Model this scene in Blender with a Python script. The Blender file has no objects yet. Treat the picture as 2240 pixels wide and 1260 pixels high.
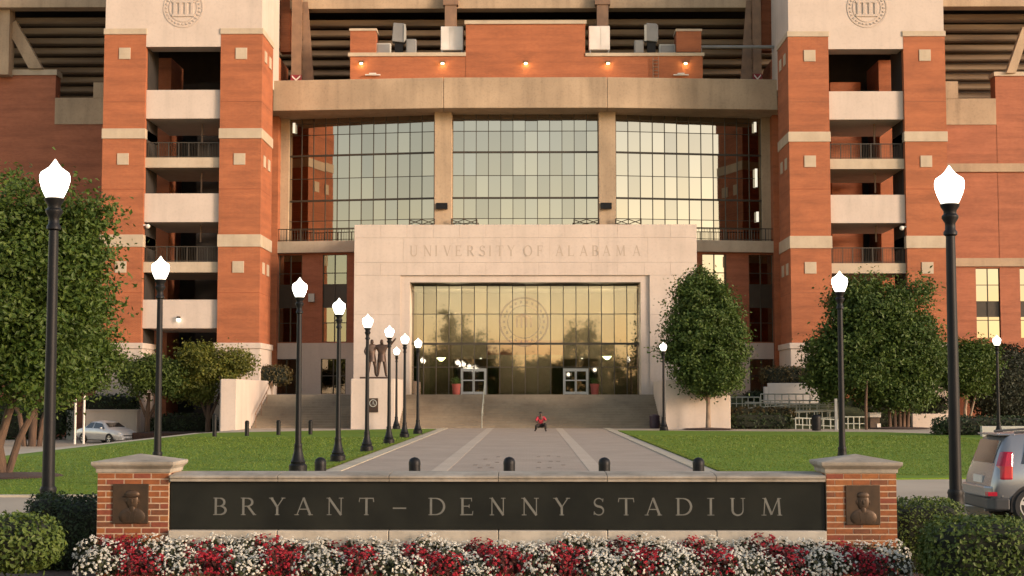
import bpy, math, random
import numpy as np
from mathutils import Vector, Matrix, Quaternion
random.seed(11); rng = np.random.default_rng(11)
sc = bpy.context.scene
col = sc.collection
R = math.radians
# ------------------------------------------------------------------ camera
F = 3300.0; E = 2.1
TH = math.atan(235 / F); PSI = math.atan(38 / F * math.cos(TH))
cam = bpy.data.cameras.new('camera'); camo = bpy.data.objects.new('camera', cam); col.objects.link(camo)
cam.sensor_width = 36; cam.lens = 36 * F / 2240; cam.clip_start = 0.1; cam.clip_end = 3000
camo.location = (0, 0, E); camo.rotation_euler = (math.pi / 2 + TH, 0, PSI)
sc.camera = camo
# ------------------------------------------------------------------ light
SUN_AZ, SUN_EL = 61, 13            # azimuth measured from straight behind the camera towards the right
sd = Vector((math.sin(R(SUN_AZ)) * math.cos(R(SUN_EL)), -math.cos(R(SUN_AZ)) * math.cos(R(SUN_EL)), math.sin(R(SUN_EL))))
sun = bpy.data.lights.new('sun', 'SUN'); suno = bpy.data.objects.new('sun', sun); col.objects.link(suno)
sun.energy = 1.9; sun.angle = R(14); sun.color = (1.0, 0.79, 0.62)
suno.rotation_euler = sd.to_track_quat('Z', 'Y').to_euler(); suno.location = (60, -60, 60)
w = bpy.data.worlds.new('World'); sc.world = w; w.use_nodes = True
nt = w.node_tree; nt.nodes.clear()
sky = nt.nodes.new('ShaderNodeTexSky'); sky.sky_type = 'NISHITA'; sky.sun_disc = False
sky.sun_elevation = R(SUN_EL); sky.sun_rotation = R(180 - SUN_AZ); sky.dust_density = 0.5; sky.air_density = 1.0; sky.ozone_density = 1.0
tint = nt.nodes.new('ShaderNodeMix'); tint.data_type = 'RGBA'; tint.blend_type = 'MULTIPLY'
tint.inputs[0].default_value = 1.0; tint.inputs[7].default_value = (1.22, 0.94, 0.77, 1)
bg = nt.nodes.new('ShaderNodeBackground'); bg.inputs[1].default_value = 0.15
wo = nt.nodes.new('ShaderNodeOutputWorld')
nt.links.new(sky.outputs[0], tint.inputs[6]); nt.links.new(tint.outputs[2], bg.inputs[0]); nt.links.new(bg.outputs[0], wo.inputs[0])
sc.view_settings.view_transform = 'Standard'; sc.view_settings.look = 'None'
sc.view_settings.exposure = 1.28; sc.view_settings.gamma = 1
sc.cycles.max_bounces = 6; sc.cycles.transparent_max_bounces = 8
# ------------------------------------------------------------------ picture <-> place
_r = Vector((math.cos(PSI), math.sin(PSI), 0))
_f = Vector((-math.sin(PSI) * math.cos(TH), math.cos(PSI) * math.cos(TH), math.sin(TH)))
_u = _r.cross(_f)
def ray(px, py): return _f + _r * ((px - 1120) / F) + _u * ((630 - py) / F)
def P(px, py, Y):
    d = ray(px, py); t = Y / d.y
    return t * d.x, E + t * d.z
def PX(px, Y, py=700): return P(px, py, Y)[0]
def PZ(py, Y, px=1150): return P(px, py, Y)[1]
def sst(t): t = max(0.0, min(1.0, t)); return t * t * (3 - 2 * t)
def gz(x, y): return -1.0 * sst((-x - 17.5) / 8) * sst((y - 45) / 45)
def G(px, py):
    d = ray(px, py); a, b = 5.0, 200.0
    for _ in range(60):
        m = (a + b) / 2; t = m / d.y
        if E + t * d.z > gz(t * d.x, m): a = m
        else: b = m
    t = a / d.y
    return Vector((t * d.x, a, gz(t * d.x, a)))
# ------------------------------------------------------------------ materials
def new_mat(name):
    m = bpy.data.materials.new(name); m.use_nodes = True
    n = m.node_tree; b = n.nodes['Principled BSDF']
    return m, n, b
def rgba(c): return (c[0], c[1], c[2], 1)
def noise_mix(n, c1, c2, scale, detail=5, stretch=None, vec='pos', lo=0.35, hi=0.65):
    if vec == 'pos': g = n.nodes.new('ShaderNodeNewGeometry').outputs['Position']
    else: g = n.nodes.new('ShaderNodeTexCoord').outputs['Object']
    if stretch:
        mp = n.nodes.new('ShaderNodeMapping'); mp.inputs['Scale'].default_value = stretch
        n.links.new(g, mp.inputs[0]); g = mp.outputs[0]
    t = n.nodes.new('ShaderNodeTexNoise'); t.inputs['Scale'].default_value = scale; t.inputs['Detail'].default_value = detail
    n.links.new(g, t.inputs['Vector'])
    r = n.nodes.new('ShaderNodeMapRange'); r.inputs[1].default_value = lo; r.inputs[2].default_value = hi
    n.links.new(t.outputs[0], r.inputs[0])
    mx = n.nodes.new('ShaderNodeMix'); mx.data_type = 'RGBA'
    n.links.new(r.outputs[0], mx.inputs[0])
    for idx, c in ((6, c1), (7, c2)):
        if hasattr(c, 'is_output'): n.links.new(c, mx.inputs[idx])
        else: mx.inputs[idx].default_value = rgba(c)
    return mx.outputs[2], t.outputs[0]
def bump(n, b, h, dist=0.01, strength=0.4):
    bp = n.nodes.new('ShaderNodeBump'); bp.inputs['Distance'].default_value = dist; bp.inputs['Strength'].default_value = strength
    n.links.new(h, bp.inputs['Height']); n.links.new(bp.outputs[0], b.inputs['Normal'])
def solid(name, c1, c2=None, scale=3.0, rough=0.7, bmp=0.0, metal=0.0, stretch=None, vec='pos', spec=None):
    m, n, b = new_mat(name)
    c2 = c2 or tuple(x * 0.8 for x in c1)
    o, h = noise_mix(n, c1, c2, scale, stretch=stretch, vec=vec)
    n.links.new(o, b.inputs['Base Color']); b.inputs['Roughness'].default_value = rough; b.inputs['Metallic'].default_value = metal
    if spec is not None: b.inputs['Specular IOR Level'].default_value = spec
    if bmp: bump(n, b, h, bmp)
    return m
def dk2(n, o, k):
    d = n.nodes.new('ShaderNodeMix'); d.data_type = 'RGBA'; d.blend_type = 'MULTIPLY'; d.inputs[0].default_value = 1
    n.links.new(o, d.inputs[6]); d.inputs[7].default_value = (k, k, k, 1); return d.outputs[2]
def weather(m, k=0.86, sc=1.0):
    """rain streaks and grime of their own shape"""
    n = m.node_tree; b = n.nodes['Principled BSDF']; src = b.inputs['Base Color'].links[0].from_socket
    o, h = noise_mix(n, src, dk2(n, src, k), 1.3 * sc, 5, (1.6, 1.6, 0.12), lo=0.48, hi=0.75)
    o2, h2 = noise_mix(n, o, dk2(n, o, k), 7 * sc, 4, lo=0.5, hi=0.8); n.links.new(o2, b.inputs['Base Color'])
def brickmat(name, c1, c2, cm, wid=0.203, hgt=0.0677, mort=0.008, horiz=False, dirt=(0.75, 0.75, 0.75), rough=0.85, streak=True):
    m, n, b = new_mat(name)
    g = n.nodes.new('ShaderNodeNewGeometry'); s = n.nodes.new('ShaderNodeSeparateXYZ'); n.links.new(g.outputs['Position'], s.inputs[0])
    c = n.nodes.new('ShaderNodeCombineXYZ')
    if horiz:
        n.links.new(s.outputs[0], c.inputs[0]); n.links.new(s.outputs[1], c.inputs[1])
    else:
        a = n.nodes.new('ShaderNodeMath'); a.operation = 'ADD'; n.links.new(s.outputs[0], a.inputs[0]); n.links.new(s.outputs[1], a.inputs[1])
        n.links.new(a.outputs[0], c.inputs[0]); n.links.new(s.outputs[2], c.inputs[1])
    t = n.nodes.new('ShaderNodeTexBrick'); n.links.new(c.outputs[0], t.inputs['Vector'])
    t.inputs['Scale'].default_value = 1; t.inputs['Brick Width'].default_value = wid; t.inputs['Row Height'].default_value = hgt
    t.inputs['Mortar Size'].default_value = mort; t.inputs['Mortar Smooth'].default_value = 0.2
    t.inputs['Color1'].default_value = rgba(c1); t.inputs['Color2'].default_value = rgba(c2); t.inputs['Mortar'].default_value = rgba(cm)
    dk = n.nodes.new('ShaderNodeMix'); dk.data_type = 'RGBA'; dk.blend_type = 'MULTIPLY'; dk.inputs[0].default_value = 1
    n.links.new(t.outputs[0], dk.inputs[6]); dk.inputs[7].default_value = rgba(dirt)
    o, h = noise_mix(n, t.outputs[0], dk.outputs[2], 0.5, 6, (1, 1, 3) if streak else None, lo=0.3, hi=0.7)
    n.links.new(o, b.inputs['Base Color']); b.inputs['Roughness'].default_value = rough
    if streak:
        o2_, h2_ = noise_mix(n, o, dk2(n, o, 0.80), 1.0, 4, (0.12, 0.12, 3.2), lo=0.42, hi=0.72); n.links.new(o2_, b.inputs['Base Color'])
    bump(n, b, t.outputs[1], 0.006, 0.3)
    return m
def leafmat(name, ca, cb, trans=0.25):
    m, n, b = new_mat(name)
    g = n.nodes.new('ShaderNodeNewGeometry')
    mx = n.nodes.new('ShaderNodeMix'); mx.data_type = 'RGBA'
    n.links.new(g.outputs['Random Per Island'], mx.inputs[0]); mx.inputs[6].default_value = rgba(ca); mx.inputs[7].default_value = rgba(cb)
    o, h = noise_mix(n, mx.outputs[2], tuple(0.5 * (x + y) * 0.62 for x, y in zip(ca, cb)), 1.1, 3, lo=0.4, hi=0.75)
    n.links.new(o, b.inputs['Base Color']); b.inputs['Roughness'].default_value = 0.55; b.inputs['Specular IOR Level'].default_value = 0.3
    tr = n.nodes.new('ShaderNodeBsdfTranslucent'); n.links.new(o, tr.inputs[0])
    ms = n.nodes.new('ShaderNodeMixShader'); ms.inputs[0].default_value = trans
    n.links.new(b.outputs[0], ms.inputs[1]); n.links.new(tr.outputs[0], ms.inputs[2])
    n.links.new(ms.outputs[0], n.nodes['Material Output'].inputs[0])
    return m
def glow(name, c, s):
    m, n, b = new_mat(name); b.inputs['Base Color'].default_value = rgba(c)
    b.inputs['Emission Color'].default_value = rgba(c); b.inputs['Emission Strength'].default_value = s
    b.inputs['Roughness'].default_value = 0.3
    return m
def mirror_glass(name, refl, transp, rough=0.02):
    m, n, b = new_mat(name)
    oi = n.nodes.new('ShaderNodeObjectInfo')
    mx = n.nodes.new('ShaderNodeMix'); mx.data_type = 'RGBA'; n.links.new(oi.outputs['Random'], mx.inputs[0])
    mx.inputs[6].default_value = rgba([x * 0.86 for x in refl]); mx.inputs[7].default_value = rgba([x * 1.08 for x in refl])
    b.inputs['Metallic'].default_value = 1; b.inputs['Roughness'].default_value = rough
    n.links.new(mx.outputs[2], b.inputs['Base Color'])
    if transp:
        tr = n.nodes.new('ShaderNodeBsdfTransparent'); tr.inputs[0].default_value = (0.8, 0.82, 0.75, 1)
        ms = n.nodes.new('ShaderNodeMixShader'); ms.inputs[0].default_value = transp
        n.links.new(b.outputs[0], ms.inputs[1]); n.links.new(tr.outputs[0], ms.inputs[2])
        n.links.new(ms.outputs[0], n.nodes['Material Output'].inputs[0])
    return m
M = {}
M['brick'] = brickmat('red_brick', (0.42, 0.115, 0.038), (0.345, 0.092, 0.030), (0.37, 0.18, 0.095))
M['brick2'] = brickmat('stand_brick', (0.40, 0.120, 0.055), (0.33, 0.095, 0.043), (0.38, 0.19, 0.11))
M['brickdk'] = solid('dark_brick_course', (0.22, 0.07, 0.03), (0.17, 0.055, 0.025), 3, 0.9)
M['stone'] = solid('limestone', (0.54, 0.455, 0.385), (0.495, 0.415, 0.35), 0.6, 0.8, 0.004)
M['stone2'] = solid('limestone_trim', (0.47, 0.385, 0.28), (0.41, 0.335, 0.24), 0.9, 0.8, 0.004)
M['conc'] = solid('concrete', (0.43, 0.32, 0.21), (0.33, 0.245, 0.16), 0.35, 0.9, 0.004)
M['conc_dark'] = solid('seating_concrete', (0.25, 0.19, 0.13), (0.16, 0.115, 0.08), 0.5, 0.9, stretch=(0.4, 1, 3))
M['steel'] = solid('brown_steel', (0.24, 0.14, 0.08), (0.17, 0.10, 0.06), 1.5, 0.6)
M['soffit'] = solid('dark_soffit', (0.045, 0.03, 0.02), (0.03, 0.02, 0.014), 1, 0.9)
m, n, b = new_mat('etched_glass'); b.inputs['Base Color'].default_value = (0.42, 0.30, 0.22, 1); b.inputs['Roughness'].default_value = 0.8; b.inputs['Alpha'].default_value = 0.2; M['etch'] = m
M['lobby'] = solid('lobby_plaster', (0.22, 0.18, 0.13), (0.18, 0.145, 0.10), 0.8, 0.8)
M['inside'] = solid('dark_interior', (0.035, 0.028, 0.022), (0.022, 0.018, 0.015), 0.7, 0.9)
M['frame'] = solid('bronze_mullion', (0.04, 0.03, 0.018), None, 2, 0.45)
M['alu'] = solid('aluminium', (0.33, 0.33, 0.33), None, 3, 0.35, metal=0.7)
M['gcurt'] = mirror_glass('curtain_glass', (0.385, 0.345, 0.285), 0.0, 0.03)
M['gport'] = mirror_glass('entrance_glass', (0.45, 0.40, 0.355), 0.58, 0.02)
M['gwin'] = mirror_glass('window_glass', (0.34, 0.33, 0.27), 0.25, 0.02)
M['gbright'] = mirror_glass('tinted_window_glass', (0.38, 0.34, 0.285), 0.0, 0.03)
M['black'] = solid('black_iron', (0.008, 0.008, 0.008), (0.005, 0.005, 0.006), 5, 0.5, spec=0.22)
M['globe'] = glow('lamp_globe', (1.0, 0.95, 0.82), 5.0)
m = M['globe']; n = m.node_tree; tc = n.nodes.new('ShaderNodeTexCoord'); sx = n.nodes.new('ShaderNodeSeparateXYZ'); n.links.new(tc.outputs['Generated'], sx.inputs[0])
rp = n.nodes.new('ShaderNodeValToRGB'); rp.color_ramp.elements[0].color = (0.16, 0.16, 0.16, 1); rp.color_ramp.elements[1].color = (0.10, 0.10, 0.10, 1); e_ = rp.color_ramp.elements.new(0.42); e_.color = (1, 1, 1, 1); e_ = rp.color_ramp.elements.new(0.75); e_.color = (0.28, 0.28, 0.28, 1)
n.links.new(sx.outputs[2], rp.inputs[0]); mm = n.nodes.new('ShaderNodeMath'); mm.operation = 'MULTIPLY'; mm.inputs[1].default_value = 5.0; n.links.new(rp.outputs[0], mm.inputs[0]); n.links.new(mm.outputs[0], n.nodes['Principled BSDF'].inputs['Emission Strength'])
M['warm'] = glow('warm_bulb', (1.0, 0.76, 0.4), 7.0)
M['fluor'] = glow('fluorescent_tube', (1.0, 0.95, 0.8), 3.0)
M['strip'] = glow('strip_light', (1.0, 0.93, 0.75), 0.3)
M['green_lamp'] = glow('pot_light', (0.95, 0.95, 0.45), 7.0)
M['granite'] = solid('polished_granite', (0.010, 0.011, 0.009), (0.017, 0.018, 0.014), 2.2, 0.13, spec=0.3)
M['letter'] = solid('engraved_letter', (0.14, 0.14, 0.12), (0.11, 0.11, 0.093), 9, 0.8)
M['engrave'] = solid('carved_letter', (0.41, 0.34, 0.275), (0.385, 0.32, 0.26), 4, 0.9)
M['seal'] = solid('seal_stone', (0.48, 0.40, 0.335), (0.45, 0.375, 0.31), 4, 0.9)
M['cope'] = solid('weathered_limestone', (0.34, 0.30, 0.24), (0.22, 0.19, 0.145), 2.2, 0.85, 0.004)
M['cope2'] = solid('pale_limestone', (0.46, 0.41, 0.33), (0.34, 0.30, 0.235), 1.8, 0.85, 0.004)
M['mortar'] = solid('mortar', (0.46, 0.33, 0.22), (0.39, 0.275, 0.18), 20, 0.95)
BR = [solid('pillar_brick_%s' % k, c, tuple(x * 0.72 for x in c), 14, 0.85, 0.003) for k, c in (('orange', (0.25, 0.078, 0.022)), ('red', (0.21, 0.052, 0.024)), ('brown', (0.16, 0.055, 0.022)), ('amber', (0.28, 0.098, 0.026)))]
M['bronze'] = solid('dark_bronze', (0.075, 0.045, 0.025), (0.05, 0.033, 0.02), 9, 0.5, metal=0.5)
M['bronze2'] = solid('statue_bronze', (0.07, 0.038, 0.024), (0.045, 0.028, 0.02), 4, 0.5, metal=0.4)
M['lawn'] = None
m, n, b = new_mat('mown_grass')
o1, h1 = noise_mix(n, (0.135, 0.215, 0.024), (0.10, 0.178, 0.021), 0.16, 4)
o2, h2 = noise_mix(n, o1, (0.165, 0.205, 0.02), 1.1, 6, lo=0.45, hi=0.85)
o3, h3 = noise_mix(n, o2, (0.08, 0.14, 0.012), 30, 3, lo=0.5, hi=0.8)
n.links.new(o3, b.inputs['Base Color']); b.inputs['Roughness'].default_value = 0.9; b.inputs['Specular IOR Level'].default_value = 0.15
bump(n, b, h3, 0.03, 0.8); M['lawn'] = m
M['paver'] = brickmat('clay_paver', (0.375, 0.30, 0.235), (0.325, 0.26, 0.20), (0.27, 0.225, 0.175), 0.2, 0.1, 0.005, True, (0.82, 0.82, 0.82), streak=False)
M['paver2'] = brickmat('pale_paver', (0.47, 0.39, 0.30), (0.43, 0.355, 0.275), (0.35, 0.29, 0.23), 0.2, 0.1, 0.005, True, (0.85, 0.85, 0.85), streak=False)
M['dkpaver'] = solid('dark_paver', (0.19, 0.15, 0.12), (0.15, 0.12, 0.095), 4, 0.85)
M['kerb'] = solid('kerb_concrete', (0.42, 0.37, 0.275), (0.33, 0.29, 0.215), 1.0, 0.9, 0.003)
M['pave'] = solid('concrete_paving', (0.38, 0.315, 0.235), (0.31, 0.255, 0.19), 0.4, 0.9, 0.003)
M['asph'] = solid('asphalt', (0.06, 0.057, 0.053), (0.045, 0.043, 0.04), 3, 0.9, 0.004)
M['earth'] = solid('earth', (0.10, 0.10, 0.05), (0.07, 0.075, 0.035), 0.1, 0.95)
M['mulch'] = solid('bark_mulch', (0.075, 0.034, 0.022), (0.03, 0.016, 0.012), 18, 0.95, 0.03)
M['step'] = solid('stair_concrete', (0.25, 0.205, 0.145), (0.195, 0.155, 0.11), 0.5, 0.9, 0.003)
M['bark'] = solid('bark', (0.11, 0.065, 0.04), (0.06, 0.036, 0.024), 6, 0.95, 0.02, stretch=(1, 1, 0.2))
M['pbark'] = solid('pale_bark', (0.30, 0.22, 0.15), (0.15, 0.10, 0.07), 5, 0.9, 0.01, stretch=(1, 1, 0.3))
for k_ in ('stone', 'stone2'): weather(M[k_], 0.9)
weather(M['conc'], 0.8); weather(M['step'], 0.85, 0.6); weather(M['cope'], 0.75, 2.5); weather(M['cope2'], 0.8, 2.5);
L1 = leafmat('oak_leaf', (0.040, 0.078, 0.012), (0.095, 0.138, 0.020))
L2 = leafmat('dark_leaf', (0.044, 0.078, 0.014), (0.092, 0.142, 0.026))
L3 = leafmat('myrtle_leaf', (0.085, 0.11, 0.016), (0.16, 0.155, 0.024))
L4 = leafmat('hedge_leaf', (0.018, 0.032, 0.010), (0.034, 0.055, 0.015), 0.1)
L5 = leafmat('bright_hedge_leaf', (0.05, 0.085, 0.014), (0.10, 0.14, 0.024), 0.2)
L6 = leafmat('brown_hedge_leaf', (0.085, 0.06, 0.018), (0.06, 0.05, 0.015), 0.1)
L7 = leafmat('conifer_leaf', (0.016, 0.022, 0.010), (0.026, 0.034, 0.014), 0.05)
M['gcover'] = solid('ground_cover', (0.022, 0.038, 0.010), (0.05, 0.06, 0.016), 3.5, 0.95, 0.05)
M['core'] = solid('hedge_twigs', (0.012, 0.015, 0.006), None, 3, 0.95)
FL = leafmat('bedding_leaf', (0.025, 0.03, 0.012), (0.05, 0.055, 0.02), 0.1)
M['fw'] = leafmat('white_petal', (0.62, 0.60, 0.50), (0.72, 0.70, 0.62), 0.2)
M['fr'] = leafmat('red_petal', (0.42, 0.015, 0.03), (0.26, 0.01, 0.02), 0.2)
M['rleaf'] = leafmat('bronze_leaf', (0.10, 0.02, 0.012), (0.05, 0.015, 0.01), 0.1)
M['silver'] = solid('silver_paint', (0.27, 0.28, 0.29), (0.25, 0.26, 0.275), 1, 0.26, metal=0.6, vec='obj')
M['silver2'] = solid('bright_silver_paint', (0.62, 0.61, 0.60), (0.56, 0.55, 0.54), 1, 0.3, metal=0.35, vec='obj')
M['cglass'] = solid('car_glass', (0.02, 0.024, 0.028), None, 1, 0.06, vec='obj', spec=0.8)
M['plast'] = solid('grey_bumper_plastic', (0.05, 0.05, 0.05), None, 1, 0.55, vec='obj')
M['rubber'] = solid('tyre_rubber', (0.014, 0.014, 0.014), None, 5, 0.85, vec='obj')
M['rim'] = solid('alloy_rim', (0.6, 0.6, 0.6), None, 2, 0.3, metal=0.6, vec='obj')
M['redlamp'] = solid('red_lens', (0.36, 0.008, 0.03), (0.28, 0.007, 0.022), 6, 0.12, vec='obj')
M['clear'] = solid('clear_lens', (0.75, 0.72, 0.66), None, 4, 0.12, vec='obj')
M['white'] = solid('white_paint', (0.70, 0.66, 0.60), (0.60, 0.56, 0.50), 1, 0.6)
M['grey'] = solid('grey_paint', (0.22, 0.22, 0.21), (0.17, 0.17, 0.165), 1, 0.5)
M['greyl'] = solid('pale_grey_paint', (0.40, 0.40, 0.36), (0.33, 0.33, 0.29), 1, 0.5)
M['maroon'] = solid('maroon_banner', (0.26, 0.022, 0.03), (0.18, 0.018, 0.024), 1, 0.7)
M['terra'] = solid('terracotta', (0.33, 0.07, 0.05), None, 3, 0.7)
M['skin'] = solid('skin', (0.09, 0.045, 0.028), None, 3, 0.6, vec='obj')
M['shirt'] = solid('red_shirt', (0.42, 0.03, 0.05), (0.3, 0.02, 0.035), 5, 0.9, vec='obj')
M['dark'] = solid('dark_cloth', (0.02, 0.016, 0.014), None, 3, 0.9, vec='obj')
M['purple'] = solid('dark_purple_plastic', (0.035, 0.015, 0.03), None, 3, 0.5)
M['railw'] = solid('galvanised_rail', (0.42, 0.43, 0.36), (0.32, 0.33, 0.27), 2, 0.5)
M['wood'] = solid('weathered_wood', (0.11, 0.075, 0.05), (0.08, 0.055, 0.04), 4, 0.85)
# ------------------------------------------------------------------ mesh helpers
class MB:
    def __init__(s): s.v = []; s.f = []
    def add(s, vs, fs):
        o = len(s.v); s.v += [tuple(p) for p in vs]; s.f += [tuple(i + o for i in q) for q in fs]; return s
    def box(s, x0, x1, y0, y1, z0, z1):
        return s.add([(x0, y0, z0), (x1, y0, z0), (x1, y1, z0), (x0, y1, z0), (x0, y0, z1), (x1, y0, z1), (x1, y1, z1), (x0, y1, z1)],
                     [(0, 3, 2, 1), (4, 5, 6, 7), (0, 1, 5, 4), (1, 2, 6, 5), (2, 3, 7, 6), (3, 0, 4, 7)])
    def prism(s, pts, z0, z1):                      # plan outline (x, y) counter-clockwise, extruded upwards
        n = len(pts)
        return s.add([(p[0], p[1], z0) for p in pts] + [(p[0], p[1], z1) for p in pts],
                     [tuple(range(n - 1, -1, -1)), tuple(range(n, 2 * n))] + [(i, (i + 1) % n, n + (i + 1) % n, n + i) for i in range(n)])
    def side(s, pts, y0, y1):                       # elevation outline (x, z) extruded in y
        n = len(pts)
        return s.add([(p[0], y0, p[1]) for p in pts] + [(p[0], y1, p[1]) for p in pts],
                     [tuple(range(n)), tuple(range(2 * n - 1, n - 1, -1))] + [(i, n + i, n + (i + 1) % n, (i + 1) % n) for i in range(n)])
    def bar(s, a, b, r, r2=None, n=8):
        return s.tube([a, b], [r, r if r2 is None else r2], n)
    def tube(s, pts, rs, n=8):
        pts = [Vector(p) for p in pts]; vs = []; fs = []
        if not hasattr(rs, '__len__'): rs = [rs] * len(pts)
        for i, p in enumerate(pts):
            d = (pts[min(i + 1, len(pts) - 1)] - pts[max(i - 1, 0)]).normalized()
            a = d.orthogonal().normalized() if abs(d.z) < 0.99 else Vector((1, 0, 0)); a = (a - d * a.dot(d)).normalized(); c = d.cross(a)
            for k in range(n):
                t = 2 * math.pi * k / n
                vs.append(p + (a * math.cos(t) + c * math.sin(t)) * rs[i])
        m = len(pts)
        for i in range(m - 1):
            for k in range(n): fs.append((i * n + k, i * n + (k + 1) % n, (i + 1) * n + (k + 1) % n, (i + 1) * n + k))
        fs.append(tuple(range(n - 1, -1, -1))); fs.append(tuple(range((m - 1) * n, m * n)))
        return s.add(vs, fs)
    def lathe(s, prof, c=(0, 0, 0), n=16):
        vs = []; fs = []
        for r, z in prof:
            for k in range(n):
                t = 2 * math.pi * k / n; vs.append((c[0] + r * math.cos(t), c[1] + r * math.sin(t), c[2] + z))
        m = len(prof)
        for i in range(m - 1):
            for k in range(n): fs.append((i * n + k, i * n + (k + 1) % n, (i + 1) * n + (k + 1) % n, (i + 1) * n + k))
        fs.append(tuple(range(n - 1, -1, -1))); fs.append(tuple(range((m - 1) * n, m * n)))
        return s.add(vs, fs)
    def ring(s, c, ro, ri, y0, y1, n=36):           # flat ring facing -y
        vs = []; fs = []
        for k in range(n):
            t = 2 * math.pi * k / n; cx, cz = math.cos(t), math.sin(t)
            vs += [(c[0] + ro * cx, y0, c[1] + ro * cz), (c[0] + ri * cx, y0, c[1] + ri * cz), (c[0] + ri * cx, y1, c[1] + ri * cz), (c[0] + ro * cx, y1, c[1] + ro * cz)]
        for k in range(n):
            a, b = 4 * k, 4 * ((k + 1) % n)
            for i in range(4): fs.append((a + i, b + i, b + (i + 1) % 4, a + (i + 1) % 4))
        return s.add(vs, fs)
    def ell(s, c, r, nu=12, nv=8):
        vs = []; fs = []
        for j in range(nv + 1):
            p = math.pi * j / nv
            for i in range(nu):
                t = 2 * math.pi * i / nu
                vs.append((c[0] + r[0] * math.sin(p) * math.cos(t), c[1] + r[1] * math.sin(p) * math.sin(t), c[2] - r[2] * math.cos(p)))
        for j in range(nv):
            for i in range(nu): fs.append((j * nu + i, j * nu + (i + 1) % nu, (j + 1) * nu + (i + 1) % nu, (j + 1) * nu + i))
        return s.add(vs, fs)
WL = {}
def W(o): return WL.get(o.name, Vector((0, 0, 0))) if o else Vector((0, 0, 0))
def link(name, me, c, parent, kind=None):
    o = bpy.data.objects.new(name, me); col.objects.link(o)
    o.location = Vector(c) - W(parent); WL[o.name] = Vector(c)
    if parent: o.parent = parent
    if kind: o['kind'] = kind
    return o
def mk(name, mb, mat, parent=None, kind=None, smooth=False, bevel=0, origin=None, label=None):
    v = np.array(mb.v, dtype=float)
    c = Vector(origin) if origin is not None else Vector((v.min(0) + v.max(0)) / 2)
    me = bpy.data.meshes.new(name); me.from_pydata([tuple(Vector(p) - c) for p in mb.v], [], mb.f)
    me.materials.append(mat)
    if smooth:
        me.polygons.foreach_set('use_smooth', [True] * len(me.polygons))
        try: me.set_sharp_from_angle(angle=R(40))
        except Exception: pass
    me.update()
    o = link(name, me, c, parent, kind)
    if bevel:
        bv = o.modifiers.new('bevel', 'BEVEL'); bv.width = bevel; bv.segments = 2; bv.limit_method = 'ANGLE'
    if label: o['label'] = label
    return o
def thing(name, label, cat, loc, group=None):
    o = bpy.data.objects.new(name, None); col.objects.link(o); o.location = loc; WL[o.name] = Vector(loc); o.empty_display_size = 0.3
    return tag(o, label, cat, group)
def tag(o, label, cat, group=None):
    o['label'] = label; o['category'] = cat
    if group: o['group'] = group
    return o
def kids(o): return [c for c in bpy.data.objects if c.parent == o]
def copy_tree(o, loc, rz=None, scale=None):
    allc = {}
    for c in bpy.data.objects:
        if c.parent: allc.setdefault(c.parent.name, []).append(c)
    def rec(s, par):
        c = s.copy(); col.objects.link(c)
        if par: c.parent = par
        for k in allc.get(s.name, []): rec(k, c)
        return c
    r = rec(o, None); r.location = loc
    if rz is not None: r.rotation_euler = (0, 0, rz)
    if scale is not None: r.scale = scale
    return r
def leafcloud(pos, nrm, size, aspect=0.5):
    """many small bent leaves as numpy arrays -> verts, faces"""
    n = len(pos); nrm = nrm / (np.linalg.norm(nrm, axis=1, keepdims=True) + 1e-9)
    t = rng.normal(size=(n, 3)); t -= nrm * (t * nrm).sum(1, keepdims=True); t /= np.linalg.norm(t, axis=1, keepdims=True) + 1e-9
    b = np.cross(nrm, t); s = size.reshape(-1, 1)
    v = np.empty((n, 4, 3)); v[:, 0] = pos - t * s * 0.5; v[:, 1] = pos + b * s * aspect * 0.5 + nrm * s * 0.1
    v[:, 2] = pos + t * s * 0.5; v[:, 3] = pos - b * s * aspect * 0.5 + nrm * s * 0.1
    return v.reshape(-1, 3)
def mk_leaves(name, v, mat, parent, origin, extra=None, kind=None):
    n = len(v) // 4; o = np.array(origin, dtype=float)
    me = bpy.data.meshes.new(name)
    ev = np.zeros((0, 3)); ef = []
    if extra: ev = np.array(extra.v); ef = extra.f
    fl = [tuple(r) for r in np.arange(4 * n).reshape(-1, 4)] + [tuple(i + 4 * n for i in f) for f in ef]
    me.from_pydata((np.vstack([v, ev]) - o).tolist(), [], fl)
    me.materials.append(mat)
    if extra:
        me.materials.append(M['core']); mi = [0] * n + [1] * len(ef); me.polygons.foreach_set('material_index', mi)
    me.update()
    return link(name, me, origin, parent, kind)
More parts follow.
